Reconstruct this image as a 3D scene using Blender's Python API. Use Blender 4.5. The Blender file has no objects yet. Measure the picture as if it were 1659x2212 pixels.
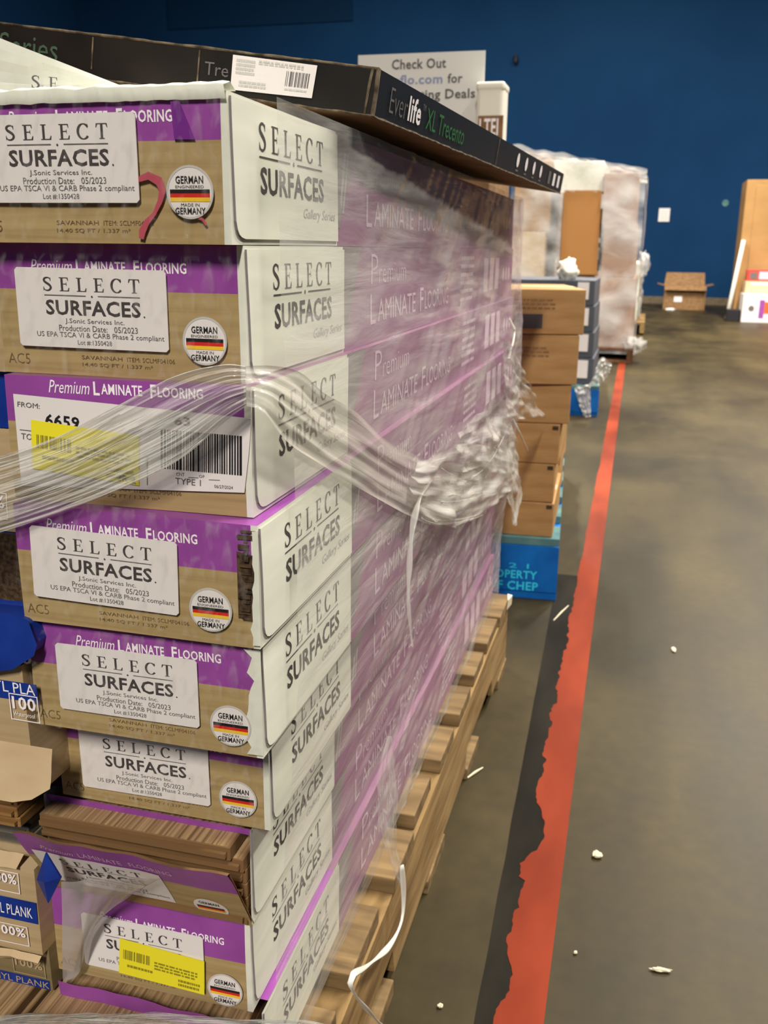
import bpy, math, random
from mathutils import Vector, Matrix, noise
random.seed(7)
S = bpy.context.scene
COL = S.collection
# ------------------------------------------------------------------ camera
IW, IH, FPX = 1659.0, 2212.0, 2050.0
CAM = Vector((0.0, 0.0, 0.735))
def cam_axes():
    d = Vector(((1401-IW/2)/FPX, (541.8-IH/2)/FPX, 1.0)).normalized()
    h = Vector((1.0, 0.0127, 0.0))
    n = d.cross(h).normalized()
    if n.y < 0: n = -n
    z = -n
    x = d.cross(z)
    return Matrix((x, d, z))          # rows: world axes in camera space (right, down, forward)
AX = cam_axes()
def ray(px, py): return AX @ Vector(((px-IW/2)/FPX, (py-IH/2)/FPX, 1.0))
def on_y(px, py, y):                  # point of a measured plane y = const
    d = ray(px, py); return CAM + d*(y/d.y)
def on_x(px, py, x):
    d = ray(px, py); return CAM + d*(x/d.x)
def on_z(px, py, z):
    d = ray(px, py); return CAM + d*((z-CAM.z)/d.z)
cd = bpy.data.cameras.new('camera'); cam = bpy.data.objects.new('camera', cd); COL.objects.link(cam)
r_, u_, b_ = AX @ Vector((1,0,0)), AX @ Vector((0,-1,0)), AX @ Vector((0,0,-1))
cam.matrix_world = Matrix(((r_.x,u_.x,b_.x,CAM.x),(r_.y,u_.y,b_.y,CAM.y),(r_.z,u_.z,b_.z,CAM.z),(0,0,0,1)))
cd.sensor_fit = 'VERTICAL'; cd.sensor_height = 36.0; cd.sensor_width = 27.0
cd.lens = 36.0*FPX/IH; cd.clip_start = 0.02; cd.clip_end = 100
cd.dof.use_dof = True; cd.dof.focus_distance = 0.60; cd.dof.aperture_fstop = 18.0
S.camera = cam
# ------------------------------------------------------------------ light and exposure
S.view_settings.view_transform = 'Standard'; S.view_settings.look = 'None'
S.view_settings.gamma = 1.0; S.view_settings.use_curve_mapping = False
S.view_settings.exposure = 0.4
wd = bpy.data.worlds.new('world'); S.world = wd; wd.use_nodes = True
wd.node_tree.nodes['Background'].inputs[0].default_value = (1.0, 0.93, 0.80, 1)
wd.node_tree.nodes['Background'].inputs[1].default_value = 0.10
def area(name, loc, sx, sy, power, color=(1.0, 0.925, 0.80), target=None):
    l = bpy.data.lights.new(name, 'AREA'); l.shape = 'RECTANGLE'; l.size = sx; l.size_y = sy
    l.energy = power; l.color = color
    o = bpy.data.objects.new(name, l); COL.objects.link(o); o.location = loc
    if target is not None:
        o.rotation_euler = (Vector(target)-Vector(loc)).to_track_quat('-Z', 'Y').to_euler()
    return o
for i, (x, y, p) in enumerate([(2.8, 2.4, 320), (0.9, -5.4, 660), (1.6, 4.6, 330), (-2.6, 4.6, 300), (1.6, 9.0, 480), (-2.6, 9.0, 440)]):
    area('ceiling_lamp_light', (x, y, 5.25), 0.35, 2.4, p)
# ------------------------------------------------------------------ materials
def lin(c):
    c = c/255.0
    return c/12.92 if c <= 0.04045 else ((c+0.055)/1.055)**2.4
def rgb(r, g, b): return (lin(r), lin(g), lin(b), 1.0)
def newmat(name):
    m = bpy.data.materials.new(name); m.use_nodes = True
    return m, m.node_tree.nodes, m.node_tree.links, m.node_tree.nodes['Principled BSDF']
def plain(name, c, rough=0.6, spec=0.3, metal=0.0):
    m, n, l, p = newmat(name)
    p.inputs['Base Color'].default_value = c; p.inputs['Roughness'].default_value = rough
    p.inputs['Specular IOR Level'].default_value = spec; p.inputs['Metallic'].default_value = metal
    return m
def mottled(name, c1, c2, scale=(1,1,1), detail=6, rough=0.7, bump=0.0, spec=0.25, lo=0.35, hi=0.65, dist=0.0, nscale=1.0):
    m, n, l, p = newmat(name)
    tc = n.new('ShaderNodeTexCoord'); mp = n.new('ShaderNodeMapping'); mp.inputs['Scale'].default_value = scale
    nt = n.new('ShaderNodeTexNoise'); nt.inputs['Scale'].default_value = nscale; nt.inputs['Detail'].default_value = detail
    nt.inputs['Distortion'].default_value = dist
    cr = n.new('ShaderNodeValToRGB')
    cr.color_ramp.elements[0].position = lo; cr.color_ramp.elements[0].color = c1
    cr.color_ramp.elements[1].position = hi; cr.color_ramp.elements[1].color = c2
    l.new(tc.outputs['Object'], mp.inputs[0]); l.new(mp.outputs[0], nt.inputs['Vector'])
    l.new(nt.outputs['Fac'], cr.inputs[0]); l.new(cr.outputs[0], p.inputs['Base Color'])
    p.inputs['Roughness'].default_value = rough; p.inputs['Specular IOR Level'].default_value = spec
    if bump:
        b = n.new('ShaderNodeBump'); b.inputs['Strength'].default_value = bump; b.inputs['Distance'].default_value = 0.002
        l.new(nt.outputs['Fac'], b.inputs['Height']); l.new(b.outputs[0], p.inputs['Normal'])
    return m
def film(name, scale, lo, hi, flo, fhi, rough=0.16, bump=0.6, rot=(0,0,0), base=(0.80,0.79,0.76,1)):
    """clear stretch film: mostly see-through, with hazy glossy streaks"""
    m, n, l, p = newmat(name)
    p.inputs['Base Color'].default_value = base; p.inputs['Roughness'].default_value = rough
    p.inputs['Specular IOR Level'].default_value = 0.7
    tc = n.new('ShaderNodeTexCoord'); mp = n.new('ShaderNodeMapping')
    mp.inputs['Scale'].default_value = scale; mp.inputs['Rotation'].default_value = rot
    mp.vector_type = 'TEXTURE' if False else 'POINT'
    nt = n.new('ShaderNodeTexNoise'); nt.inputs['Scale'].default_value = 1.0; nt.inputs['Detail'].default_value = 5
    nt.inputs['Distortion'].default_value = 0.4
    mr = n.new('ShaderNodeMapRange'); mr.inputs['From Min'].default_value = lo; mr.inputs['From Max'].default_value = hi
    mr.inputs['To Min'].default_value = flo; mr.inputs['To Max'].default_value = fhi
    tr = n.new('ShaderNodeBsdfTransparent'); tr.inputs[0].default_value = (0.97, 0.97, 0.96, 1)
    mx = n.new('ShaderNodeMixShader'); out = n['Material Output']
    l.new(tc.outputs['UV'], mp.inputs[0]); l.new(mp.outputs[0], nt.inputs['Vector']); l.new(nt.outputs['Fac'], mr.inputs['Value'])
    b = n.new('ShaderNodeBump'); b.inputs['Strength'].default_value = bump; b.inputs['Distance'].default_value = 0.004
    l.new(nt.outputs['Fac'], b.inputs['Height']); l.new(b.outputs[0], p.inputs['Normal'])
    l.new(mr.outputs[0], mx.inputs[0]); l.new(tr.outputs[0], mx.inputs[1]); l.new(p.outputs[0], mx.inputs[2])
    l.new(mx.outputs[0], out.inputs['Surface'])
    return m
M = {}
M['white_card'] = mottled('white_card', rgb(222,224,212), rgb(232,233,222), (40,8,60), rough=0.45, bump=0.05, nscale=1)
M['purple'] = mottled('purple_print', rgb(142,70,152), rgb(158,80,168), (30,30,30), rough=0.38, spec=0.4)
M['purple_dark'] = plain('dark_purple_tape', rgb(118,48,140), 0.3, 0.5)
M['mauve'] = mottled('mauve_print', rgb(140,88,132), rgb(152,100,140), (12,6,20), rough=0.4, spec=0.4)
M['wood_print'] = mottled('wood_print', rgb(158,134,92), rgb(184,160,116), (6,6,160), rough=0.5, dist=0.6, lo=0.3, hi=0.7)
M['ink'] = plain('dark_ink', rgb(72,66,68), 0.6)
M['ink_mid'] = plain('grey_ink', rgb(104,99,100), 0.6)
M['ink_brown'] = plain('brown_ink', rgb(112,90,62), 0.6)
M['ink_white'] = plain('white_ink', rgb(250,244,250), 0.5)
M['ink_lilac'] = plain('lilac_ink', rgb(214,186,208), 0.5)
M['paper'] = plain('label_paper', rgb(232,226,226), 0.42, 0.35)
M['black'] = plain('black_ink', rgb(34,32,36), 0.5)
M['flag_red'] = plain('flag_red', rgb(206,44,38), 0.5)
M['flag_gold'] = plain('flag_gold', rgb(240,196,50), 0.5)
M['sticker_rim'] = plain('sticker_rim', rgb(196,194,192), 0.4)
M['yellow'] = plain('yellow_paper', rgb(240,228,48), 0.5)
M['yellow_ink'] = plain('yellow_ink', rgb(150,140,40), 0.6)
M['slash'] = plain('grey_print', rgb(126,118,122), 0.45)
M['slash_light'] = plain('light_grey_print', rgb(176,168,174), 0.45)
M['core_gap_dark'] = mottled('fibre_core_gap_shade', rgb(44,33,26), rgb(92,72,54), (300,300,300), rough=0.9)  # plank fibre; also painted as gap shade in the left stack
M['kraft'] = mottled('kraft_card', rgb(158,120,74), rgb(178,140,92), (8,8,40), rough=0.75)
M['kraft_pale'] = mottled('pale_kraft_card', rgb(198,172,136), rgb(212,188,152), (20,20,40), rough=0.75)
M['kraft_dark'] = mottled('dark_kraft_card', rgb(120,92,62), rgb(146,112,78), (20,20,40), rough=0.8)
M['slab_black'] = mottled('black_carton', rgb(26,23,21), rgb(40,35,31), (14,14,14), rough=0.33, spec=0.45)
M['slab_navy'] = plain('navy_carton', rgb(10,20,28), 0.42, 0.4)
M['slab_wear'] = mottled('worn_card_edge', rgb(58,48,38), rgb(132,118,98), (90,90,90), rough=0.8)
M['green_ink'] = plain('green_ink', rgb(46,112,66), 0.5)
M['grey_green_ink'] = plain('faded_green_ink', rgb(70,92,76), 0.5)
M['red_mark'] = plain('pink_marker', rgb(184,82,98), 0.5)
M['blue_carton'] = mottled('blue_print', rgb(16,44,128), rgb(24,58,150), (30,30,30), rough=0.35, spec=0.4)
M['tan_carton'] = mottled('tan_print', rgb(172,148,112), rgb(190,168,132), (6,6,120), rough=0.5)
M['olive_carton'] = mottled('olive_print', rgb(120,106,76), rgb(136,120,90), (6,6,120), rough=0.5)
M['teal_ink'] = plain('pale_blue_ink', rgb(110,150,170), 0.5)
M['lvp_grey'] = mottled('grey_plank', rgb(84,80,74), rgb(120,114,104), (10,10,300), rough=0.5)
M['lvp_brown'] = mottled('brown_plank', rgb(134,98,58), rgb(164,124,78), (8,8,260), rough=0.5)
M['plank_top'] = mottled('laminate_plank_face', rgb(116,90,62), rgb(184,154,116), (420,3,20), detail=4, rough=0.5, lo=0.35, hi=0.62)
M['plank_edge'] = plain('laminate_plank_core', rgb(122,92,60), 0.8)
M['pallet_wood'] = mottled('pallet_wood', rgb(112,88,54), rgb(162,134,90), (40,6,60), detail=8, rough=0.8, bump=0.4, dist=0.8, lo=0.3, hi=0.7)
M['pallet_deck'] = mottled('pallet_deck_wood', rgb(88,70,47), rgb(140,116,80), (6,40,60), detail=8, rough=0.8, bump=0.4, dist=0.8, lo=0.3, hi=0.7)
M['pallet_blue'] = mottled('blue_painted_wood', rgb(0,88,170), rgb(6,108,192), (14,14,14), rough=0.6, bump=0.2)
M['pallet_teal'] = mottled('worn_blue_wood', rgb(60,104,112), rgb(96,132,130), (14,14,14), rough=0.7)
M['cyan_ink'] = plain('cyan_stencil', rgb(50,205,240), 0.6)
M['pallet_red'] = mottled('dark_pallet_wood', rgb(84,54,36), rgb(116,80,54), (14,14,14), rough=0.8)
M['grey_carton'] = mottled('grey_carton', rgb(70,74,84), rgb(88,92,102), (6,6,6), rough=0.5)
M['board_orange'] = plain('plain_cardboard', rgb(160,112,62), 0.75)
M['pinkish'] = mottled('pinkish_carton', rgb(150,114,92), rgb(178,146,124), (3,3,5), rough=0.6)
M['white_plastic'] = plain('white_plastic', rgb(236,234,222), 0.35, 0.5)
M['sign_white'] = plain('sign_board', rgb(226,226,222), 0.4, 0.4)
M['sign_blue'] = plain('sign_blue_ink', rgb(140,152,190), 0.5)
M['sign_grey'] = plain('sign_grey_ink', rgb(92,92,94), 0.5)
M['steel'] = plain('grey_metal', rgb(90,90,92), 0.4, 0.5, 0.6)
M['red_box'] = plain('red_print', rgb(198,72,62), 0.5)
M['orange_box'] = plain('orange_print', rgb(226,104,50), 0.5)
M['brown_carton'] = mottled('brown_carton', rgb(152,116,70), rgb(170,132,86), (2,2,4), rough=0.75)
M['twist'] = plain('clear_plastic_cord', rgb(222,220,212), 0.15, 0.7)
M['tape_orange'] = mottled('orange_tape', rgb(108,36,15), rgb(146,58,31), (6,2.2,1), detail=4, spec=0.1, rough=0.6, lo=0.35, hi=0.7)
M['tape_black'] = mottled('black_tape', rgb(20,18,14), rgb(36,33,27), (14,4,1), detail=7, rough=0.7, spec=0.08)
M['chip'] = plain('pale_scrap', rgb(216,206,180), 0.7)

def wall_mat():
    m = mottled('blue_wall_paint', rgb(14,50,88), rgb(19,58,97), (.5,.5,.5), rough=0.8, spec=0.1)
    return m
def floor_mat():
    m, n, l, p = newmat('polished_concrete')
    tc = n.new('ShaderNodeTexCoord')
    mp = n.new('ShaderNodeMapping'); mp.inputs['Scale'].default_value = (1.6, 0.9, 1)
    a = n.new('ShaderNodeTexNoise'); a.inputs['Scale'].default_value = 1.4; a.inputs['Detail'].default_value = 9; a.inputs['Roughness'].default_value = 0.62
    b = n.new('ShaderNodeTexNoise'); b.inputs['Scale'].default_value = 38; b.inputs['Detail'].default_value = 6
    mp2 = n.new('ShaderNodeMapping'); mp2.inputs['Scale'].default_value = (3.2, 0.35, 1); mp2.inputs['Rotation'].default_value = (0,0,0.5)
    c = n.new('ShaderNodeTexNoise'); c.inputs['Scale'].default_value = 1.3; c.inputs['Detail'].default_value = 4
    l.new(tc.outputs['Object'], mp.inputs[0]); l.new(mp.outputs[0], a.inputs['Vector']); l.new(tc.outputs['Object'], b.inputs['Vector'])
    l.new(tc.outputs['Object'], mp2.inputs[0]); l.new(mp2.outputs[0], c.inputs['Vector'])
    cr = n.new('ShaderNodeValToRGB'); e = cr.color_ramp.elements
    e[0].position = 0.32; e[0].color = rgb(41,34,17); e[1].position = 0.68; e[1].color = rgb(76,66,40)
    l.new(a.outputs['Fac'], cr.inputs[0])
    m1 = n.new('ShaderNodeMix'); m1.data_type = 'RGBA'; m1.blend_type = 'MULTIPLY'; m1.inputs[0].default_value = 1.0
    r2 = n.new('ShaderNodeMapRange'); r2.inputs['From Min'].default_value = 0.3; r2.inputs['From Max'].default_value = 0.7
    r2.inputs['To Min'].default_value = 0.86; r2.inputs['To Max'].default_value = 1.08
    l.new(b.outputs['Fac'], r2.inputs['Value']); l.new(cr.outputs[0], m1.inputs[6]); l.new(r2.outputs[0], m1.inputs[7])
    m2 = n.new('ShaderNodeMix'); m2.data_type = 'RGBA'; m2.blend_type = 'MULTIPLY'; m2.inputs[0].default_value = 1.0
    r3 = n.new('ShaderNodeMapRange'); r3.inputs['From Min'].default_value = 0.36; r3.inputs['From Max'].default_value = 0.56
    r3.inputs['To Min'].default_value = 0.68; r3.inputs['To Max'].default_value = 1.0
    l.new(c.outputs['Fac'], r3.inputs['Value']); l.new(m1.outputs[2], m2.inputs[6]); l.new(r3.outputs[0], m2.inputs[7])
    prev = m2.outputs[2]
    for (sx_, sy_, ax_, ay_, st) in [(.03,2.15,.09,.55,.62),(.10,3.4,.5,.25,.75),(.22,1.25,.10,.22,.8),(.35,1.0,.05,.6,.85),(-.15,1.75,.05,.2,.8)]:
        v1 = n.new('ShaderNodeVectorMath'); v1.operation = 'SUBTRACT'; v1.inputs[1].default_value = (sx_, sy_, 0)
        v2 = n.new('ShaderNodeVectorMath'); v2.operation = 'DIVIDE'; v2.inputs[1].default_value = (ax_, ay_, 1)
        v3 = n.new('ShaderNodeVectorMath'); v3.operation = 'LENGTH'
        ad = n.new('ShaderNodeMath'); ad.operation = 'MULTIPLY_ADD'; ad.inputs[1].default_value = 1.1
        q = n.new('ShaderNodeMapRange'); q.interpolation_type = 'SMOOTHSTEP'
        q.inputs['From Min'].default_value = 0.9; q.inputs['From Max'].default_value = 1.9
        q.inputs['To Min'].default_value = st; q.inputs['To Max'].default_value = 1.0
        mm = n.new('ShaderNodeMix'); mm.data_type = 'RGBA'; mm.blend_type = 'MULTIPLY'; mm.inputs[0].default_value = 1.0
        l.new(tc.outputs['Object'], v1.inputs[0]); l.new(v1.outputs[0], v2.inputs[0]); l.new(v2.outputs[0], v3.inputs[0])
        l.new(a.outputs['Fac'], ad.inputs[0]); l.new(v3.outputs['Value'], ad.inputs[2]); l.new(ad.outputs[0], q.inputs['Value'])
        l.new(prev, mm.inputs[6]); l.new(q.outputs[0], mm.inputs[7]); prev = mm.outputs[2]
    l.new(prev, p.inputs['Base Color'])
    rr = n.new('ShaderNodeMapRange'); rr.inputs['To Min'].default_value = 0.38; rr.inputs['To Max'].default_value = 0.58
    l.new(a.outputs['Fac'], rr.inputs['Value']); l.new(rr.outputs[0], p.inputs['Roughness'])
    p.inputs['Specular IOR Level'].default_value = 0.16
    return m
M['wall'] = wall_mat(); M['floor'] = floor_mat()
M['wall_panel'] = plain('blue_wall_panel', rgb(12,46,78), 0.8, 0.1)
M['ceiling'] = plain('grey_ceiling', rgb(120,120,116), 0.9)
M['lamp'] = plain('lamp_housing', rgb(210,210,206), 0.5)
D2 = math.radians(35)
M['film_side'] = film('stretch_film_side', (7,34,1), 0.40, 0.68, 0.16, 0.48, rough=0.17, bump=0.6, rot=(0,0,math.radians(38)))
M['film_front'] = film('stretch_film_front', (22,5,1), 0.50, 0.74, 0.0, 0.16, rough=0.10, bump=0.9, rot=(0,0,math.radians(20)))
M['film_band'] = film('stretch_film_band', (6,30,1), 0.34, 0.64, 0.28, 0.66, rough=0.06, bump=1.0, base=(0.9,0.9,0.87,1))
M['film_bag'] = film('plastic_bag_film', (6,6,1), 0.35, 0.65, 0.45, 0.9, rough=0.15, bump=0.9)
M['film_far'] = film('pallet_film', (3,7,1), 0.34, 0.66, 0.10, 0.70, rough=0.22, bump=0.4, base=(0.68,0.67,0.67,1))
M['film_soft'] = film('soft_film', (3,9,1), 0.32, 0.66, 0.14, 0.40, rough=0.15, bump=0.5, base=(0.8,0.79,0.77,1))
M['film_cloud'] = film('cloudy_film', (1.2,2.5,1), 0.30, 0.66, 0.50, 0.78, rough=0.22, bump=0.25, base=(0.62,0.58,0.58,1))
M['film_drape'] = film('drape_film', (2,8,1), 0.32, 0.66, 0.34, 0.64, rough=0.14, bump=0.3, base=(0.66,0.64,0.60,1))
M['film_wisp'] = film('film_wisp', (3,7,1), 0.34, 0.66, 0.16, 0.62, rough=0.08, bump=0.7, base=(0.9,0.9,0.87,1))

# ------------------------------------------------------------------ mesh building
class MB:
    def __init__(s): s.v, s.f, s.m, s.uv = [], [], [], {}
    def add(s, verts, faces, mat=0):
        o = len(s.v); s.v += [Vector(p) for p in verts]
        for f in faces: s.f.append(tuple(i+o for i in f)); s.m.append(mat)
        return o
    def quad(s, a, b, c, d, mat=0): s.add([a,b,c,d], [(0,1,2,3)], mat)
    def box(s, x0, x1, y0, y1, z0, z1, mat=0, mats=None):
        v = [(x0,y0,z0),(x1,y0,z0),(x1,y1,z0),(x0,y1,z0),(x0,y0,z1),(x1,y0,z1),(x1,y1,z1),(x0,y1,z1)]
        fs = [(0,1,5,4),(1,2,6,5),(2,3,7,6),(3,0,4,7),(4,5,6,7),(3,2,1,0)]   # front right back left top bottom
        o = len(s.v); s.v += [Vector(p) for p in v]
        for k, f in enumerate(fs):
            s.f.append(tuple(i+o for i in f)); s.m.append(mats[k] if mats else mat)
    def tube(s, pts, r, n=6, mat=0, flat=1.0):
        pts = [Vector(p) for p in pts]; rings = []
        for i, p in enumerate(pts):
            t = (pts[min(i+1,len(pts)-1)]-pts[max(i-1,0)]).normalized()
            a = t.orthogonal().normalized() if i == 0 else (rings_n - t*rings_n.dot(t)).normalized()
            rings_n = a; b = t.cross(a)
            rr = r[i] if isinstance(r, (list,tuple)) else r
            rings.append([p + (a*math.cos(k*2*math.pi/n) + b*math.sin(k*2*math.pi/n)*flat)*rr for k in range(n)])
        vs = [q for R in rings for q in R]; fs = []
        for i in range(len(pts)-1):
            for k in range(n):
                k2 = (k+1) % n; fs.append((i*n+k, i*n+k2, (i+1)*n+k2, (i+1)*n+k))
        fs.append(tuple(range(n-1,-1,-1))); fs.append(tuple((len(pts)-1)*n+k for k in range(n)))
        s.add(vs, fs, mat)
    def lumps(s, c, rx, ry, rz, seed=0, amp=0.25, mat=0, n=14):
        vs, fs = [], []
        for i in range(n+1):
            th = math.pi*i/n
            for j in range(2*n):
                ph = math.pi*j/n
                d = Vector((math.sin(th)*math.cos(ph), math.sin(th)*math.sin(ph), math.cos(th)))
                k = 1 + amp*noise.noise(d*2.6+Vector((seed,seed*1.7,0))) + 0.4*amp*noise.noise(d*7+Vector((seed,0,3)))
                vs.append(Vector(c)+Vector((d.x*rx*k, d.y*ry*k, d.z*rz*k)))
        for i in range(n):
            for j in range(2*n):
                j2 = (j+1) % (2*n); fs.append((i*2*n+j, (i+1)*2*n+j, (i+1)*2*n+j2, i*2*n+j2))
        s.add(vs, fs, mat)
    def sheet(s, rows, mat=0, uvs=True):
        """rows: list of equal-length lists of points; uv in metres-ish (i along rows, j across)"""
        o = len(s.v); n = len(rows[0])
        for i, R in enumerate(rows):
            for j, p in enumerate(R):
                s.uv[len(s.v)] = (i/(len(rows)-1), j/(n-1)); s.v.append(Vector(p))
        for i in range(len(rows)-1):
            for j in range(n-1):
                s.f.append((o+i*n+j, o+i*n+j+1, o+(i+1)*n+j+1, o+(i+1)*n+j)); s.m.append(mat)
    def build(s, name, mats, parent=None, bevel=0.0, smooth=False, warp=None, seg=2):
        me = bpy.data.meshes.new(name)
        vs = [warp(p) for p in s.v] if warp else s.v
        me.from_pydata([tuple(p) for p in vs], [], s.f)
        mats = mats if isinstance(mats, (list,tuple)) else [mats]
        for m in mats: me.materials.append(M[m])
        me.polygons.foreach_set('material_index', s.m)
        if smooth: me.polygons.foreach_set('use_smooth', [True]*len(s.f))
        if s.uv:
            ul = me.uv_layers.new(name='UVMap')
            for lp in me.loops: ul.data[lp.index].uv = s.uv.get(lp.vertex_index, (0,0))
        me.update()
        o = bpy.data.objects.new(name, me); COL.objects.link(o)
        if parent is not None: o.parent = parent
        if bevel:
            b = o.modifiers.new('bevel', 'BEVEL'); b.width = bevel; b.segments = seg; b.limit_method = 'ANGLE'; b.angle_limit = math.radians(50)
        return o
def tag(o, label, cat, group=None, kind=None):
    if label: o['label'] = label
    if cat: o['category'] = cat
    if group: o['group'] = group
    if kind: o['kind'] = kind
    return o
def thing(name, loc, label, cat, group=None, rz=0.0, rot=None):
    o = bpy.data.objects.new(name, None); COL.objects.link(o); o.empty_display_size = 0.05
    o.location = loc; o.rotation_euler = rot if rot else (0,0,rz)
    return tag(o, label, cat, group)
def struct(name, mb, mats, **k):
    o = mb.build(name, mats, **k); o['kind'] = 'structure'; return o
# ------------------------------------------------------------------ lettering
_g = {}
def glyphs(text, style):
    key = (text, style)
    if key in _g: return _g[key]
    cu = bpy.data.curves.new('t', 'FONT'); cu.body = text; cu.size = 1.0; cu.resolution_u = 2
    if style == 'bold': cu.offset = 0.022; cu.space_character = 1.06
    if style == 'thin': cu.offset = -0.012
    if style == 'ital': cu.shear = 0.3
    ob = bpy.data.objects.new('t', cu); COL.objects.link(ob)
    dg = bpy.context.evaluated_depsgraph_get()
    me = ob.evaluated_get(dg).to_mesh()
    vs = [v.co.copy() for v in me.vertices]; fs = [tuple(p.vertices) for p in me.polygons]
    bpy.data.objects.remove(ob); bpy.data.curves.remove(cu)
    xs = [v.x for v in vs]; ys = [v.y for v in vs]
    x0, x1, y0, y1 = min(xs), max(xs), min(ys), max(ys)
    _g[key] = ([((v.x-x0)/(x1-x0), (v.y-y0)/(y1-y0)) for v in vs], fs)
    return _g[key]
def text(mb, fr, s, u0, u1, v0, v1, mat, style='reg'):
    vs, fs = glyphs(s, style)
    mb.add([fr(u0+(u1-u0)*a, v0+(v1-v0)*b) for a, b in vs], fs, mat)
def rect(mb, fr, u0, u1, v0, v1, mat): mb.quad(fr(u0,v0), fr(u1,v0), fr(u1,v1), fr(u0,v1), mat)
def nib(pts, thick, thin):
    """stroke with vertical stress -> list of quads"""
    L, R = [], []
    for i, p in enumerate(pts):
        a, b = pts[max(i-1,0)], pts[min(i+1,len(pts)-1)]
        tx, ty = b[0]-a[0], b[1]-a[1]; n = math.hypot(tx,ty) or 1; tx/=n; ty/=n
        w = (thin + (thick-thin)*abs(ty)**1.3)/2
        L.append((p[0]-ty*w, p[1]+tx*w)); R.append((p[0]+ty*w, p[1]-tx*w))
    return [(L[i],R[i],R[i+1],L[i+1]) for i in range(len(pts)-1)]
def serif(ch):
    """capital with serifs in a 0.7 x 1 cell, as quads"""
    q = []
    def r(x0,x1,y0,y1): q.append(((x0,y0),(x1,y0),(x1,y1),(x0,y1)))
    if ch in 'EL':
        r(.12,.26,0,1); r(.02,.38,0,.045)
        r(.12,.64,0,.05); q.append(((.64,.0),(.67,.26),(.63,.26),(.55,.05)))
        if ch == 'L': r(.02,.36,.955,1)
        else:
            r(.02,.6,.95,1); q.append(((.60,1),(.62,.76),(.585,.76),(.52,.95)))
            r(.26,.5,.5,.55); r(.47,.5,.40,.65)
    if ch == 'T':
        r(.29,.43,0,1); r(.2,.52,0,.045); r(.03,.69,.95,1)
        q.append(((.03,1),(.0,.74),(.035,.74),(.12,.95))); q.append(((.69,1),(.72,.74),(.685,.74),(.6,.95)))
    if ch == 'C':
        pts = [(.38+.33*math.cos(t), .5+.49*math.sin(t)) for t in [math.radians(38+ (284)*k/22) for k in range(23)]]
        q += nib(pts, .15, .05); r(.62,.655,.72,.98)
    if ch == 'S':
        pts = [(.56,.80),(.50,.93),(.36,.975),(.2,.92),(.14,.79),(.2,.66),(.36,.54),(.5,.42),(.57,.26),(.5,.1),(.34,.025),(.18,.07),(.1,.22)]
        sm = []
        for i in range(len(pts)-1):
            for k in range(3):
                t = k/3; p0,p1,p2,p3 = pts[max(i-1,0)],pts[i],pts[i+1],pts[min(i+2,len(pts)-1)]
                sm.append(tuple(.5*((2*p1[c])+(-p0[c]+p2[c])*t+(2*p0[c]-5*p1[c]+4*p2[c]-p3[c])*t*t+(-p0[c]+3*p1[c]-3*p2[c]+p3[c])*t**3) for c in (0,1)))
        sm.append(pts[-1])
        w = []
        L, R = [], []
        for i, p in enumerate(sm):
            a, b = sm[max(i-1,0)], sm[min(i+1,len(sm)-1)]
            tx, ty = b[0]-a[0], b[1]-a[1]; n = math.hypot(tx,ty) or 1
            s = i/(len(sm)-1); wd_ = (.05+.11*math.sin(math.pi*s)**1.5)/2
            L.append((p[0]-ty/n*wd_, p[1]+tx/n*wd_)); R.append((p[0]+ty/n*wd_, p[1]-tx/n*wd_))
        q += [(L[i],R[i],R[i+1],L[i+1]) for i in range(len(sm)-1)]
        r(.545,.58,.72,.98); r(.08,.115,.02,.3)
    return q
def select_logo(mb, fr, u0, u1, v0, v1, mat, word='SELECT', fillw=0.62):
    n = len(word); pitch = (u1-u0)/(n-1+fillw)
    for i, ch in enumerate(word):
        for qd in serif(ch):
            mb.quad(*[fr(u0+pitch*(i+fillw*x/0.7), v0+(v1-v0)*y) for x, y in qd], mat)
def barcode(mb, fr, u0, u1, v0, v1, mat, n=24, seed=1):
    rr = random.Random(seed); ws = [rr.choice([1,1,2,3]) for _ in range(2*n)]; t = sum(ws); u = u0
    for i, w in enumerate(ws):
        du = (u1-u0)*w/t
        if i % 2 == 0: rect(mb, fr, u, u+du, v0, v1, mat)
        u += du
def scribble(mb, fr, u0, u1, v0, v1, mat, rows=3, seed=0):
    """tiny unreadable print as rows of dashes"""
    rr = random.Random(seed); h = (v1-v0)/(rows*1.7)
    for i in range(rows):
        v = v1-(i+1)*(v1-v0)/rows+h*.3; u = u0
        while u < u1-(u1-u0)*.04:
            w = (u1-u0)*rr.uniform(.04,.16); rect(mb, fr, u, min(u+w,u1), v, v+h, mat); u += w+(u1-u0)*.025
def disc(mb, fr, cu, cv, r, mat, n=28, r0=0.0):
    if r0 == 0:
        mb.add([fr(cu+r*math.cos(k*2*math.pi/n), cv+r*math.sin(k*2*math.pi/n)) for k in range(n)], [tuple(range(n))], mat)
    else:
        vs = []
        for k in range(n):
            c, s_ = math.cos(k*2*math.pi/n), math.sin(k*2*math.pi/n)
            vs += [fr(cu+r0*c, cv+r0*s_), fr(cu+r*c, cv+r*s_)]
        mb.add(vs, [(2*k, 2*k+1, (2*k+3) % (2*n), (2*k+2) % (2*n)) for k in range(n)], mat)

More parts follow.
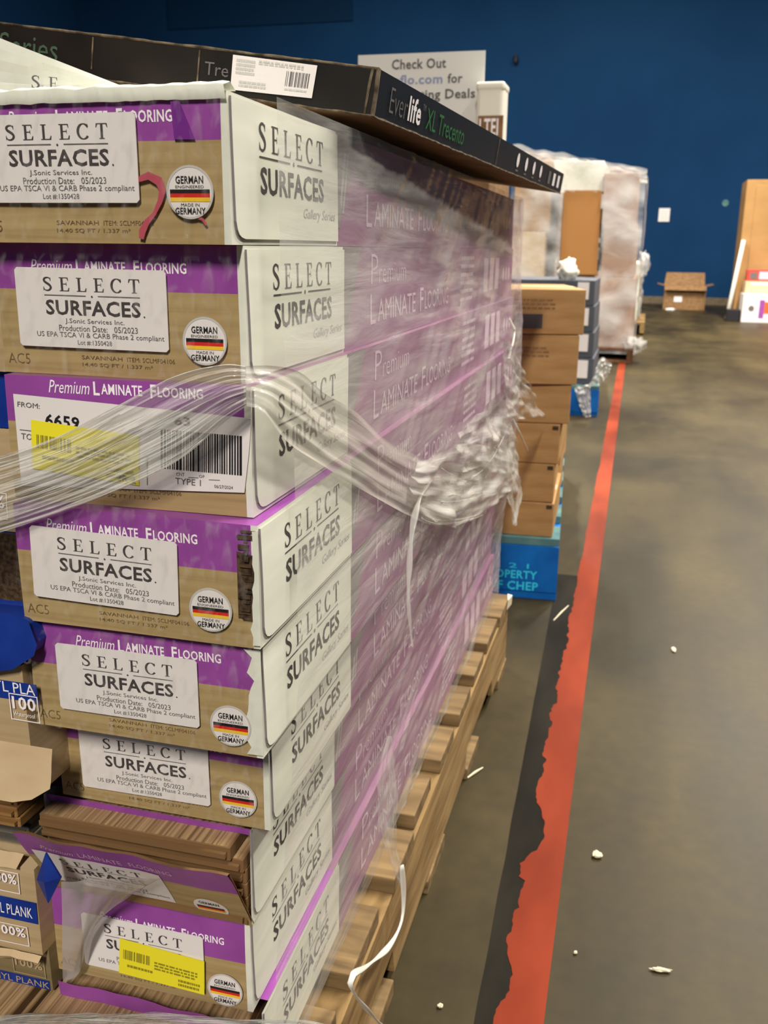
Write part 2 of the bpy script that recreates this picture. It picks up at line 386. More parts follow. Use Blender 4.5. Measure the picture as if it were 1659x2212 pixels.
# ================================================================== THE SETTING
def slab_struct(name, x0,x1,y0,y1,z0,z1, mat):
    mb = MB(); mb.box(x0,x1,y0,y1,z0,z1); return struct(name, mb, mat)
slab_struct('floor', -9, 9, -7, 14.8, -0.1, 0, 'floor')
wb = MB(); wb.box(-9, 9, 14.65, 14.85, 0, 5.6)
struct('wall_back', wb, 'wall')
slab_struct('wall_left', -9.2, -9, -7, 14.85, 0, 5.6, 'wall')
slab_struct('wall_right', 9, 9.2, -7, 14.85, 0, 5.6, 'wall')
slab_struct('wall_front', -9, 9, -7.2, -7, 0, 5.6, 'wall')
slab_struct('ceiling', -9.2, 9.2, -7.2, 14.85, 5.6, 5.8, 'ceiling')
slab_struct('trim_1', -9, 9, 14.635, 14.65, 0.0, 0.10, 'slab_wear')
slab_struct('trim_2', -7.4, -4.45, 14.62, 14.65, 3.92, 5.6, 'wall_panel')
for (x, y) in [(2.8,2.4),(0.9,-5.4),(1.6,4.6),(-2.6,4.6),(1.6,9.0),(-2.6,9.0)]:
    t = thing('ceiling_lamp', (x, y, 5.30), 'long white warehouse strip lamp hanging under the ceiling', 'lamp', 'ceiling strip lamps')
    mb = MB(); mb.box(-.2,.2,-1.25,1.25,0,.08); mb.build('housing', 'lamp', t, bevel=.01)
    for hy in (-.9, .9):
        mb = MB(); mb.tube([(0,hy,.08),(0,hy,.30)], .008); mb.build('hanger', 'steel', t)

# floor marking tapes ------------------------------------------------
def tape_edges():
    rows_o, rows_b = [], []
    n = 700
    for i in range(n+1):
        s = (i/n)**1.6; y = 0.30 + s*6.4
        xr = -0.0312 - 0.00865*y
        cell = lambda q, sd: noise.cell(Vector((q, sd, 0.5)))-.5
        jag = 0.0030*noise.noise(Vector((y*7, 1, 0))) + 0.0032*cell(y*17, 5) + 0.0018*cell(y*61, 9) + 0.0018*noise.noise(Vector((y*160, 9, 0)))
        w = 0.045
        if 1.03 < y < 1.17: w -= 0.016*math.sin((y-1.03)/.14*math.pi)
        if 0.78 < y < 0.87: w -= 0.010*math.sin((y-.78)/.09*math.pi)
        xl = xr - w + jag*min(1, max(.15, 1.4-y*.25))
        rows_o.append([(xr,y,0.0011),(xl,y,0.0011)])
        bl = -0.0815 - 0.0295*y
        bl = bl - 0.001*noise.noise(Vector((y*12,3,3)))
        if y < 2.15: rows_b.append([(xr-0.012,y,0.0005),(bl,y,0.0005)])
    return rows_o, rows_b
ro, rb = tape_edges()
mb = MB(); mb.sheet(ro); o = mb.build('floor_tape', 'tape_orange')
tag(o, 'orange floor marking tape with chipped left edge running along the aisle', 'floor tape')
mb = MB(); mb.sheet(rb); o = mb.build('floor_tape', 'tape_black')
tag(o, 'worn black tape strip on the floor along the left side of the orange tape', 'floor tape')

# ================================================================== LAMINATE CARTONS
W, L, H = 0.155, 1.085, 0.0741
def make_warp(seed, amp=0.0011):
    def w(p):
        q = Vector((p.x*9, p.y*5, p.z*14)) + Vector((seed*3.1, seed*7.7, 0))
        d = noise.noise_vector(q)
        return p + Vector((d.x*amp, d.y*amp, d.z*amp*0.5))
    return w
FRONT = lambda e: (lambda u, v: Vector((u, -e, v)))
SIDE = lambda e: (lambda u, v: Vector((e, u, v)))
def grid_face(mb, fr, us, vs, matf, flip=False):
    for i in range(len(us)-1):
        for j in range(len(vs)-1):
            a,b,c,d = fr(us[i],vs[j]), fr(us[i+1],vs[j]), fr(us[i+1],vs[j+1]), fr(us[i],vs[j+1])
            m = matf((us[i]+us[i+1])/2, (vs[j]+vs[j+1])/2)
            if flip: mb.quad(d,c,b,a,m)
            else: mb.quad(a,b,c,d,m)
def lsp(a, b, n): return [a+(b-a)*i/n for i in range(n+1)]
WP = 0.178      # length of the white panel on the long side
BODY = ['white_card','purple','wood_print','mauve','slash','slash_light','ink_lilac','ink','ink_white','ink_brown','ink_mid','kraft_dark']
def carton_body(seed, band, top='purple', frontless=False, nofrontprint=False, prem=None, h=H, ac5=True):
    """printed body: one mesh, several inks"""
    mb = MB(); ti = BODY.index(top)
    F, Sd = FRONT(0), SIDE(0)
    if not frontless:
        us = [-W, -W+.003] + lsp(-W+.003, -.004, 10)[1:] + [0]
        vs = lsp(0, band, 4) + lsp(band, h-.002, 3)[1:] + [h]
        def mf(u, v):
            if u > -.004 : return 0
            return 1 if v > band else 2
        grid_face(mb, F, us, vs, mf)
    us = lsp(0, WP, 8) + lsp(WP, L, 28)[1:]; vs = lsp(0, h, 6)
    grid_face(mb, Sd, us, vs, lambda u, v: 0 if u < WP else 3)
    # top, bottom, back, left
    T = lambda z: (lambda u, v: Vector((u, v, z)))
    if not frontless: grid_face(mb, T(h), lsp(-W,0,4), lsp(0,L,14), lambda u,v: ti if v < .17 or ti == 0 else 3)
    else:
        grid_face(mb, T(h), lsp(-W,0,4), lsp(.012,L,14), lambda u,v: ti if v < .17 else 3)
    grid_face(mb, T(0), lsp(-W,0,4), lsp(0,L,14), lambda u,v: 2, True)
    grid_face(mb, lambda u,v: Vector((-u, L, v)), lsp(0,W,4), lsp(0,h,4), lambda u,v: 1)
    grid_face(mb, lambda u,v: Vector((-W, L-u, v)), lsp(0,L,14), lsp(0,h,4), lambda u,v: 0)
    # --- long side print
    e = SIDE(0.0003)
    for k, (a, b, m) in enumerate([(0.0,0.046,4),(0.008,0.017,5),(0.022,0.028,5)]):
        v0, v1 = (0, h) if k == 0 else (.022, .062)
        mb.quad(e(WP+a*.55, v0) if k else e(WP, v0+.012), e(WP+.006 if k == 0 else WP+b*.55, v0+(.012 if k==0 else 0)), e(WP+b if k == 0 else WP+b*.55+.012, v1), e(WP if k == 0 else WP+a*.55+.012, v1), m)
    text(mb, e, 'P', .252, .272, .046, .069, 6, 'thin'); text(mb, e, 'remium', .276, .366, .046, .062, 6, 'thin')
    text(mb, e, 'L', .250, .266, .0145, .038, 6, 'reg'); text(mb, e, 'AMINATE', .272, .405, .0155, .0335, 6, 'reg')
    text(mb, e, 'F', .425, .440, .0145, .037, 6, 'reg'); text(mb, e, 'LOORING', .446, .565, .0155, .0335, 6, 'reg')
    for r in range(6): scribble(mb, e, .635, .72, .012+r*.0095, .019+r*.0095, 6, 1, r+seed)
    for k in range(3): rect(mb, e, .80+k*.05, .835+k*.05, .018, .062, 6)
    for k in range(3): disc(mb, e, .985+k*.03, .037, .010, 6, 14)
    # --- end print
    if not frontless and not nofrontprint:
        f = FRONT(0.0003)
        end_print(mb, f, prem, ac5)
    return mb
def end_print(mb, f, prem, ac5=True):
    u0, v0 = prem
    text(mb, f, 'Premium', u0, u0+.027, v0-.0006, v0+.0068, 8, 'ital')
    text(mb, f, 'L', u0+.0295, u0+.0335, v0-.0008, v0+.0070, 8, 'bold')
    text(mb, f, 'AMINATE', u0+.0345, u0+.0605, v0, v0+.0060, 8, 'bold')
    text(mb, f, 'F', u0+.0655, u0+.069, v0-.0008, v0+.0070, 8, 'bold')
    text(mb, f, 'LOORING', u0+.070, u0+.0975, v0, v0+.0060, 8, 'bold')
    if ac5: text(mb, f, 'AC5', -W+.003, -W+.0175, .0055, .0115, 9, 'thin')
    text(mb, f, 'SAVANNAH', -.103, -.077, .0095, .0118, 9); text(mb, f, 'ITEM: SCLMF04106', -.074, -.044, .0093, .0118, 9)
    text(mb, f, '14.40 SQ FT / 1.337 m\u00b2', -.103, -.058, .0052, .0076, 9)
def side_panel(seed, logo=True, faint=None):
    """white end flap glued over the long side, slightly raised, with the printed name"""
    mb = MB(); t = 0.0012
    us = [.0045,.006,.008,.011,.016] + lsp(.016, WP-.001, 9)[1:]
    lowb = [.012,.0075,.0052,.0038,.003] + [.003]*9
    tops = H-.002; nv = 6
    lefts = lambda v: .0018*max(0,(v/H-.5))*2      # the seam drifts off the corner downwards
    for i in range(len(us)-1):
        for j in range(nv):
            def P(ii, jj, e):
                v = lowb[ii]+(tops-lowb[ii])*jj/nv
                u = us[ii] if ii > 3 else us[ii]+(-.0028*(v/H))*(4-ii)/4*1.0
                return Vector((e, u, v))
            mb.quad(P(i,j,t),P(i+1,j,t),P(i+1,j+1,t),P(i,j+1,t),0)
            if j == 0: mb.quad(P(i,0,0),P(i+1,0,0),P(i+1,0,t),P(i,0,t),1)
            if i == 0: mb.quad(P(0,j,t),P(0,j+1,t),P(0,j+1,0),P(0,j,0),1)
    e = SIDE(t+.00022)
    if logo:
        mi = 2
        select_logo(mb, e, .037, .146, .0495, .0640, mi)
        rect(mb, e, .038, .086, .0459, .0468, 2); rect(mb, e, .098, .144, .0459, .0468, 2); disc(mb, e, .092, .0463, .0013, 2, 10)
        text(mb, e, 'SURFACES', .039, .147, .0270, .0415, 3, 'bold')
        text(mb, e, 'Gallery Series', .108, .170, .0145, .0222, 4, 'ital')
    return mb
PANEL = ['white_card','slash','ink','ink','slash_light']
def end_label(lw=.0955, lh=.0445, tilt=0.0, e=.0014, logo=True, cut=None):
    """white address label, local frame: lower-left at 0,0"""
    mb = MB(); f = lambda u, v: Vector((u, -e, v)); c = .0016
    pts = [(c,0),(lw-c,0),(lw,c),(lw,lh-c),(lw-c,lh),(c,lh),(0,lh-c),(0,c)]; n = 8
    vs = [f(*p) for p in pts] + [f(*p)+Vector((0,.0006,0)) for p in pts]
    mb.add(vs, [tuple(range(n))] + [(i,(i+1)%n,n+(i+1)%n,n+i) for i in range(n)], 0)
    f = lambda u, v: Vector((u, -e-.0003, v))
    X = lambda a: a*lw
    Y = lambda a: lh*(1-a)
    select_logo(mb, f, X(.185), X(.83), Y(.285), Y(.115), 1)
    rect(mb, f, X(.195), X(.475), Y(.345), Y(.333), 2); rect(mb, f, X(.555), X(.83), Y(.345), Y(.333), 2); disc(mb, f, X(.515), Y(.345), .0006, 1, 10)
    text(mb, f, 'SURFACES', X(.20), X(.83), Y(.585), Y(.395), 1, 'bold'); disc(mb, f, X(.853), Y(.575), .0005, 1, 8)
    text(mb, f, 'J.Sonic Services Inc.', X(.325), X(.72), Y(.70), Y(.625), 2)
    text(mb, f, 'Production Date:', X(.28), X(.605), Y(.785), Y(.71), 2); text(mb, f, '05/2023', X(.65), X(.805), Y(.785), Y(.71), 2)
    text(mb, f, 'US EPA TSCA VI & CARB Phase 2 compliant', X(.125), X(.975), Y(.885), Y(.80), 2)
    text(mb, f, 'Lot #:1350428', X(.40), X(.63), Y(.96), Y(.895), 2)
    return mb
LABEL = ['paper','ink','ink_mid']
def sticker():
    """round flag sticker, centre at origin"""
    mb = MB(); f = FRONT(.0015)
    R = .0133
    disc(mb, f, 0, 0, R, 0, 36)
    g = FRONT(.0017); disc(mb, g, 0, 0, R, 1, 36, R-.0011)
    g = FRONT(.0018)
    text(mb, g, 'GERMAN', -.0078, .0078, .0042, .0080, 2, 'bold'); text(mb, g, 'ENGINEERED', -.0080, .0080, .0020, .0034, 2)
    rect(mb, g, -.0112, .0112, -.0006, .0014, 2); rect(mb, g, -.0112, .0112, -.0026, -.0006, 3); rect(mb, g, -.0112, .0112, -.0046, -.0026, 4)
    text(mb, g, 'MADE IN', -.0052, .0052, -.0070, -.0054, 2); text(mb, g, 'GERMANY', -.0086, .0086, -.0109, -.0075, 2, 'bold')
    return mb
STICK = ['paper','sticker_rim','black','flag_red','flag_gold']
def place(o, parent, x, z, ry=0.0, y=0.0):
    o.parent = parent; o.location = (x, y, z); o.rotation_euler = (0, ry, 0); return o

# (x of right face, y of front, z of base, band height on the end, label lower-left world X,Z and tilt, sticker X,Z, printed text X,Z)
CT = {
 1: dict(x=-.2095, y=.475, band=.0512, lab=(-.3557,.7560,.0), stk=(-.2310,.7612), prem=(-.3375,.7998), top='white_card',
      label='topmost purple and tan laminate flooring carton, pink marker scrawl, under the black slab carton'),
 2: dict(x=-.2095, y=.490, band=.0485, lab=(-.3507,.6772,.004), stk=(-.2330,.6838), prem=(-.3410,.7165), top='purple',
      label='second laminate flooring carton from the top, its white label flat and fully readable'),
 3: dict(x=-.2035, y=.480, band=.0470, lab=None, stk=None, prem=(-.3290,.6492), top='mauve',
      label='laminate flooring carton with the big shipping label and barcode, third from the top'),
 4: dict(x=-.1965, y=.468, band=.0455, lab=(-.3410,.5300,.02), stk=(-.2252,.5341), prem=(-.3303,.5690), top='purple',
      label='laminate flooring carton with torn right corner showing dark layers, fourth from the top'),
 5: dict(x=-.1995, y=.475, band=.0440, lab=(-.3345,.4528,-.004), stk=(-.2185,.4580), prem=(-.3216,.4935), top='purple',
      label='laminate flooring carton directly below the torn-corner one, fifth from the top'),
 6: dict(x=-.2100, y=.510, band=.0455, lab=(-.3468,.3745,-.01), stk=(-.2312,.3845), prem=(-.3400,.4118), top='purple',
      label='laminate flooring carton resting on the burst open one, label covering its purple band'),
 7: dict(x=-.2230, y=.506, band=.0470, top='purple',
      label='burst laminate flooring carton with sagging purple front flap and planks exposed'),
 8: dict(x=-.2260, y=.508, band=.0400, lab=(-.3560,.2270,.0), stk=(-.2450,.2315), prem=(-.3430,.2640), top='purple',
      label='laminate flooring carton with yellow sticker over its white label, low in the stack'),
 9: dict(x=-.2200, y=.510, band=.0470, top='purple',
      label='lowest laminate flooring carton, purple rim, resting on the wooden pallet'),
}
GR = 'stacked purple laminate flooring cartons'
lab_mesh = stk_mesh = pan_mesh = None
for k in range(9, 0, -1):
    c = CT[k]; z0 = .1402 + .0744*(9-k); c['z'] = z0
    t = thing('flooring_carton', (c['x'], c['y'], z0), c['label'], 'carton', GR)
    c['t'] = t; wp = make_warp(k, 0.0009); c['wp'] = wp
    openc = k in (7, 9)
    prem = (c['prem'][0]-c['x'], c['prem'][1]-z0+(-.0042 if k == 1 else .0030)) if 'prem' in c else None
    carton_body(k, c['band'], c['top'], frontless=openc, prem=prem, ac5=(k != 3)).build('carton_body', BODY, t, warp=wp)
    o = side_panel(k).build('end_flap', PANEL, t, warp=wp); o['label'] = 'white end flap printed on the long side'
    if c.get('lab'):
        X, Z, ti = c['lab']
        if lab_mesh is None:
            o = end_label().build('paper_label', LABEL); lab_mesh = o
        else:
            o = lab_mesh.copy(); COL.objects.link(o)
        place(o, t, X-c['x'], Z-z0, ti, -.0012); o['label'] = 'white printed label'
    if c.get('stk'):
        X, Z = c['stk']
        if stk_mesh is None:
            o = sticker().build('flag_sticker', STICK); stk_mesh = o
        else:
            o = stk_mesh.copy(); COL.objects.link(o)
        place(o, t, X-c['x'], Z-z0, 0, -.0012); o['label'] = 'round white sticker with black, red and gold flag'

def front_frame(k, e): 
    c = CT[k]; return lambda X, Z: Vector((X-c['x'], -e, Z-c['z']))
# carton 1: crumpled white top edge, lifted lid flap, marker scrawl
t = CT[1]['t']
mb = MB(); rows = []
for i in range(40):
    s = i/39; u = -W + W*s; a = .0016+.0012*noise.noise(Vector((u*90,0,1)))
    rows.append([(u,-.0022-a*.3,H-.004+.001*noise.noise(Vector((u*120,4,0)))),(u,-.0035-a,H+.0006+a),(u,.003,H+.0022+a*1.6),(u,.010,H+.0012)])
mb.sheet(rows); o = mb.build('torn_rim', 'white_card', t, smooth=True); o['label'] = 'crumpled white paper edge'
def lidp(px, py, y): return on_y(px, py, y) - Vector((CT[1]['x'], CT[1]['y'], CT[1]['z']))
mb = MB(); f = lambda a, b, e=0: lidp(-160+440*a, 20+ 172*a*1.0 + (200-20-172*a)*(1-b), .545-.0*b) + Vector((0,-e,0))
rows = [[f(i/14, j/5) + Vector((0, .004*noise.noise(Vector((i*.3,j*.4,2))), 0)) for j in range(6)] for i in range(15)]
mb.sheet(rows, 0)
def lf(px, py): return lidp(px, py, .540)
L0 = lambda u, v: lf(66+ (u)*62, 190-(v)*28 + u*6)
for i, ch in enumerate('SE'):
    for q in serif(ch): mb.quad(*[L0(i*.62+x*.5, y) for x, y in q], 1)
o = mb.build('lid_flap', ['white_card','ink_mid'], t); o['label'] = 'white lid flap standing up at the back'
mb = MB(); g = front_frame(1, .0024)
def stroke(pts, wd):
    P = [on_y(px, py, .475) for px, py in pts]
    L_, R_ = [], []
    for i, p in enumerate(P):
        a = P[max(i-1,0)]; b = P[min(i+1,len(P)-1)]; d = (b-a).normalized(); n = Vector((-d.z,0,d.x))
        w = wd[i] if isinstance(wd, list) else wd
        L_.append(g(p.x+n.x*w, p.z+n.z*w)); R_.append(g(p.x-n.x*w, p.z-n.z*w))
    for i in range(len(P)-1): mb.quad(L_[i],R_[i],R_[i+1],L_[i+1],0)
stroke([(282,412),(300,390),(325,380),(348,392),(356,412),(350,436),(338,462),(322,480),(312,500),(310,516)], [.0006,.0012,.002,.0024,.002,.0014,.001,.0016,.002,.0014])
stroke([(430,470),(442,474),(450,486)], .0007)
o = mb.build('marker_scrawl', 'red_mark', t); o['label'] = 'pink marker scrawl'
mb = MB(); g2 = front_frame(1, .0019)
q = [on_y(*p, .475) for p in [(368,188),(378,188),(425,302),(380,302)]]
mb.add([g2(p.x,p.z) for p in q], [(0,1,2,3)]); o = mb.build('tape_strip', 'purple_dark', t); o['label'] = 'darker purple tape strip'
# carton 3: shipping label
t = CT[3]['t']; g = front_frame(3, .0016); mb = MB()
def A(px, py, y=.480): 
    p = on_y(px, py, y); return p
lab = [A(32,850),A(545,903),A(540,975),A(530,1063),A(50,1048)]
mb.add([g(p.x,p.z) for p in lab] + [g(p.x,p.z)+Vector((0,.0005,0)) for p in lab], [(0,1,2,3,4)]+[(i,(i+1)%5,5+(i+1)%5,5+i) for i in range(5)], 0)
c0 = A(50,1048); c1 = A(530,1063); c2 = A(32,850)
def lf3(px, py): 
    p = A(px, py); return front_frame(3, .0020)(p.x, p.z)
def ptxt(s, x0, x1, yb, yt, slope, mat, style='reg'):
    vs, fs = glyphs(s, style)
    mb.add([lf3(x0+(x1-x0)*a, yb+(yt-yb)*b + slope*(x1-x0)*a) for a, b in vs], fs, mat)
ptxt('FROM:', 42, 90, 877, 866, .1, 2); ptxt('6659', 102, 175, 918, 892, .11, 1, 'bold'); ptxt('TO', 50, 74, 947, 934, .1, 2)
ptxt('63', 380, 414, 916, 897, .1, 2, 'bold')
for (x0,x1,y0) in [(47,300,926),(320,325,985)]: mb.add([lf3(x0,y0),lf3(x1,y0+(x1-x0)*.11),lf3(x1,y0+(x1-x0)*.11+1.5),lf3(x0,y0+1.5)], [(0,1,2,3)], 2)
mb.add([lf3(321,985),lf3(322.5,985),lf3(322.5,1046),lf3(321,1046)], [(0,1,2,3)], 2)
rr = random.Random(5); x = 351.0
while x < 525:
    w = rr.choice([2.0,2.0,3.4,5.2]); yt = 926+(x-351)*.085
    mb.add([lf3(x,yt),lf3(x+w,yt),lf3(x+w,1010+(x-351)*.09),lf3(x,1010+(x-351)*.09)], [(0,1,2,3)], 1)
    x += w + rr.choice([1.8,2.6,3.6])
ptxt('CNT', 384, 402, 1026, 1019, .05, 2); ptxt('OF', 433, 445, 1030, 1024, .05, 2); ptxt('TYPE 1', 382, 437, 1043, 1030, .09, 2)
ptxt('06/27/2024', 466, 506, 1052, 1045, .08, 2)
for (x0,x1,y0) in [(410,432,1029),(454,478,1034)]: mb.add([lf3(x0,y0),lf3(x1,y0+1),lf3(x1,y0+2),lf3(x0,y0+1)], [(0,1,2,3)], 2)
o = mb.build('shipping_label', ['paper','black','ink_mid'], t); o['label'] = 'large white shipping label with barcode'
def yellow(k, quad, y, e):
    c = CT[k]; mb = MB(); P = [on_y(px, py, y) for px, py in quad]   # tl tr br bl
    f = lambda a, b, ee=0: Vector(((P[3]*(1-a)+P[2]*a)*(1-b) + (P[0]*(1-a)+P[1]*a)*b)) - Vector((c['x'], c['y']+e+ee, c['z']))
    n = 8
    for i in range(n): mb.quad(f(i/n,0), f((i+1)/n,0), f((i+1)/n,1), f(i/n,1), 0)
    g = lambda a, b: f(a, b, .0003)
    barcode(mb, g, .05, .38, .45, .72, 1, 16, k)
    scribble(mb, g, .42, .92, .36, .62, 1, 3, k); scribble(mb, g, .10, .40, .22, .34, 1, 1, k+3); scribble(mb, g, .70, .95, .06, .30, 1, 2, k+5)
    if k == 3: text(mb, g, '2R 2', .80, .97, .03, .17, 2)
    for v in mb.v: v.y -= 0.0
    o = mb.build('yellow_label', ['yellow','yellow_ink','black'], c['t']); o['label'] = 'yellow price sticker with barcode'
yellow(3, [(72,905),(305,940),(305,1047),(75,1010)], .480, .0024)
yellow(8, [(265,2018),(447,2068),(447,2140),(263,2092)], .508, .0042)
# carton 4 and 5: torn right corners
def torn(k, seed, u0, zlo, zhi, layers):
    t = CT[k]['t']; rr = random.Random(seed)
    if layers:
        mb = MB(); z = zlo; mb.quad((u0,-.0007,zlo),(0,-.0007,zlo),(0,-.0007,zhi),(u0,-.0007,zhi))
        while z < zhi:
            h = rr.uniform(.0010,.0034)
            mb.box(u0+.0003+rr.uniform(0,.005), -.0005-rr.uniform(0,.005), -.0012-rr.uniform(0,.0016), .001, z, z+h, 0); z += h+rr.uniform(.0006,.0018)
        o = mb.build('exposed_plank_ends', 'core_gap_dark', t); o['label'] = 'dark ragged plank ends'
    mb = MB(); pts = []
    n = 14
    for i in range(n+1):
        s = i/n; z = .003 + (H-.006)*s
        inn = u0 - .001 + (.009 if z < zlo else .0) + rr.uniform(-.0016,.0016) if layers else u0+.004*abs(noise.noise(Vector((s*5,seed,0))))*2+rr.uniform(-.001,.001)
        if layers and z > zlo: inn = -.0022 + rr.uniform(-.001,.001)
        pts.append((inn, z))
    for i in range(n):
        a, b = pts[i], pts[i+1]
        mb.quad((a[0],-.0026,a[1]),(.0012,-.0022,a[1]),(.0012,-.0022,b[1]),(b[0],-.0026,b[1]))
    o = mb.build('torn_corner', 'white_card', t); o['label'] = 'torn white paper corner'
torn(4, 3, -.0125, .018, .071, True)
torn(5, 8, -.0085, .0, .0, False)
# carton 7: sagging front flap, label and sticker on it
def flap(k, top_out, top_z, thick=.0022):
    """front end panel hinged at the base, leaning outwards"""
    c = CT[k]; t = c['t']
    def f(u, v, e=0):      # u local x, v height along the panel 0..h
        s = v/H
        y = -top_out*s**1.1 - .0022*noise.noise(Vector((u*30, s*2, k)))*s - e*.8
        z = top_z*s + .0025*s*noise.noise(Vector((u*38, 3, k))) - .003*s*math.exp(-((u+.02)/.02)**2) + e*.5
        return Vector((u, y, z))
    return f
f7 = flap(7, .038, .0690)
mb = MB(); us = lsp(-W, 0, 26); vs = lsp(0, H*.60, 6)+lsp(H*.60, H*.97, 5)[1:]
t = CT[7]['t']
for i in range(len(us)-1):
    for j in range(len(vs)-1):
        m = 1 if vs[j] >= H*.599 else 0
        mb.quad(f7(us[i],vs[j]), f7(us[i+1],vs[j]), f7(us[i+1],vs[j+1]), f7(us[i],vs[j+1]), m)
for i in range(len(us)-1):     # thickness lip at the top and inner face
    a, b = f7(us[i],vs[-1]), f7(us[i+1],vs[-1]); d = Vector((0,.0035,-.0008))
    mb.quad(a, b, b+d, a+d, 2); mb.quad(a+d, b+d, f7(us[i+1],0)+Vector((0,.003,0)), f7(us[i],0)+Vector((0,.003,0)), 2)
fe = lambda u, v: f7(u, v, .0008)
text(mb, fe, 'Premium', -.140, -.115, .0555, .0605, 3, 'ital'); text(mb, fe, 'LAMINATE', -.111, -.079, .0550, .0605, 3); text(mb, fe, 'FLOORING', -.073, -.043, .0550, .0605, 3)
o = mb.build('front_flap', ['wood_print','purple','kraft_dark','ink_lilac'], t, smooth=True); o['label'] = 'sagging purple and tan front flap'
mb = MB(); lw, lh = .0955, .0400
for i in range(12):
    a, b = -.149+lw*i/12, -.149+lw*(i+1)/12
    for j in range(4):
        v0, v1 = .0115+lh*j/4, .0115+lh*(j+1)/4
        mb.quad(f7(a,v0,.001), f7(b,v0,.001), f7(b,v1,.001), f7(a,v1,.001), 0)
fl = lambda u, v: f7(-.149+u*lw, .0115+v*lh, .0018)
select_logo(mb, fl, .185, .83, .70, .87, 1); text(mb, fl, 'SURFACES', .2, .83, .42, .60, 1, 'bold')
text(mb, fl, 'J.Sonic Services Inc.', .325, .72, .30, .37, 2); text(mb, fl, 'Production Date:  05/2023', .28, .805, .21, .28, 2)
text(mb, fl, 'US EPA TSCA VI & CARB Phase 2 compliant', .125, .975, .11, .19, 2)
rect(mb, fl, .2, .475, .655, .668, 2); rect(mb, fl, .555, .83, .655, .668, 2)
o = mb.build('paper_label', LABEL, t); o['label'] = 'creased white label on the sagging flap'
mb = MB(); fs_ = lambda u, v: f7(-.026+u, .0165+v, .0014)
disc(mb, fs_, 0, 0, .0125, 0, 30); fs2 = lambda u, v: f7(-.026+u, .0165+v, .0019)
rect(mb, fs2, -.010,.010,-.0006,.0014,2); rect(mb, fs2, -.010,.010,-.0026,-.0006,3); rect(mb, fs2, -.010,.010,-.0046,-.0026,4)
text(mb, fs2, 'GERMAN', -.0074,.0074,.0042,.0078,2,'bold'); text(mb, fs2, 'GERMANY', -.008,.008,-.0105,-.0073,2,'bold')
o = mb.build('flag_sticker', STICK, t); o['label'] = 'round flag sticker on the sagging flap'
# carton 7: left side wall visible behind flap, planks inside
PL = dict(w=.140, l=1.02)
def plank(name, x0, x1, y0, y1, z, th, label, group, mats=('plank_top','plank_edge'), seed=0):
    t = thing(name, (x1, y0, z), label, 'floor plank', group)
    w = x1-x0; mb = MB()
    mb.box(-w, 0, 0, y1-y0, 0, th, mats=[1,1,1,1,0,1])
    mb.build('board', mats, t, bevel=.0006, seg=1)
    mb = MB(); mb.box(-w+.002, -.002, -.0035, .0, th*.35, th*.7); mb.build('tongue', mats[1], t)
    return t
c = CT[7]; zt = c['z']
lbls = ['lowest', 'second lowest', 'third lowest', 'third from the top', 'second from the top', 'topmost']
for i in range(6):
    th = .0104; z = zt + .003 + i*.0109
    plank('laminate_plank', c['x']-W+.002+(.002*(i%2)), c['x']-(.002 if i < 5 else .009), c['y']+(-.004 if i < 4 else -.008 if i < 5 else -.0125), c['y']+.98, z, th,
          lbls[i]+' wood-grain laminate plank inside the burst carton', 'planks in the burst carton')
mb = MB(); rows = []
for i in range(31):
    u = -W+W*i/30; a = noise.noise(Vector((u*60,5,1)))*.0015
    rows.append([(u,.004,H-.0065+a),(u,.003,H-.0008)])
mb.sheet(rows); o = mb.build('lid_edge', 'purple', CT[7]['t']); o['label'] = 'purple edge of the torn lid'
# carton 9: planks of the lowest row sticking out, crushed purple front rim
c = CT[9]
for i in range(3):
    plank('laminate_plank', c['x']-W-.010, c['x']-.012, c['y']-.030-.006*i, c['y']+.98, c['z']+.030+i*.0102, .0095,
          ['lower', 'middle', 'upper'][i]+' striped laminate plank sticking out below the lowest purple rim', 'planks in the lowest carton')
f9 = flap(9, .010, .0742)
mb = MB(); us = lsp(-W, 0, 24); vs = [0,.02,.045,.060,.0738]
for i in range(len(us)-1):
    for j in range(4):
        mb.quad(f9(us[i],vs[j])+Vector((0,-.002,0)), f9(us[i+1],vs[j])+Vector((0,-.002,0)), f9(us[i+1],vs[j+1])+Vector((0,-.002,0)), f9(us[i],vs[j+1])+Vector((0,-.002,0)), 1 if j >= 1 else 0)
mb.build('front_panel', ['wood_print','purple'], c['t'], smooth=True)

# ================================================================== BLACK TILE CARTON ON TOP
P0 = on_z(805, 250, .82); P1 = on_z(1210, 418, .82)
dirL = (P1-P0); LL = dirL.length; yaw = math.atan2(-dirL.x, dirL.y)
t = thing('tile_carton', P0, 'long flat black tile carton lying tilted across the top of the stack', 'carton', None, rot=(0, math.radians(8.2), yaw))
SW, SH = .462, .0292
mb = MB()
us = lsp(-SW, 0, 18); wv = make_warp(40, .0012)
mb.box(-SW, 0, 0, LL, 0, SH, mats=[0,1,0,0,0,2])
g = FRONT(.0006)
text(mb, g, 'Series', -.298, -.2475, .0075, .0235, 4)
text(mb, g, 'Tre', -.1275, -.109, .012, .0205, 5)
for u in (-.219, -.133): rect(mb, g, u, u+.0012, .006, SH-.002, 6)
s = SIDE(.0006)
text(mb, s, 'Ever', .031, .0735, .006, .0225, 7, 'thin'); text(mb, s, 'life', .0765, .110, .006, .0235, 8, 'bold'); text(mb, s, 'TM', .113, .121, .018, .0225, 7)
text(mb, s, 'XL Trecento', .127, .256, .006, .0215, 9, 'reg')
rect(mb, s, .412, .414, .001, SH-.001, 6)
for k in range(4): disc(mb, s, .535+k*.058, .0165, .0080, 8, 14); rect(mb, s, .527+k*.058, .543+k*.058, .004, .006, 7)
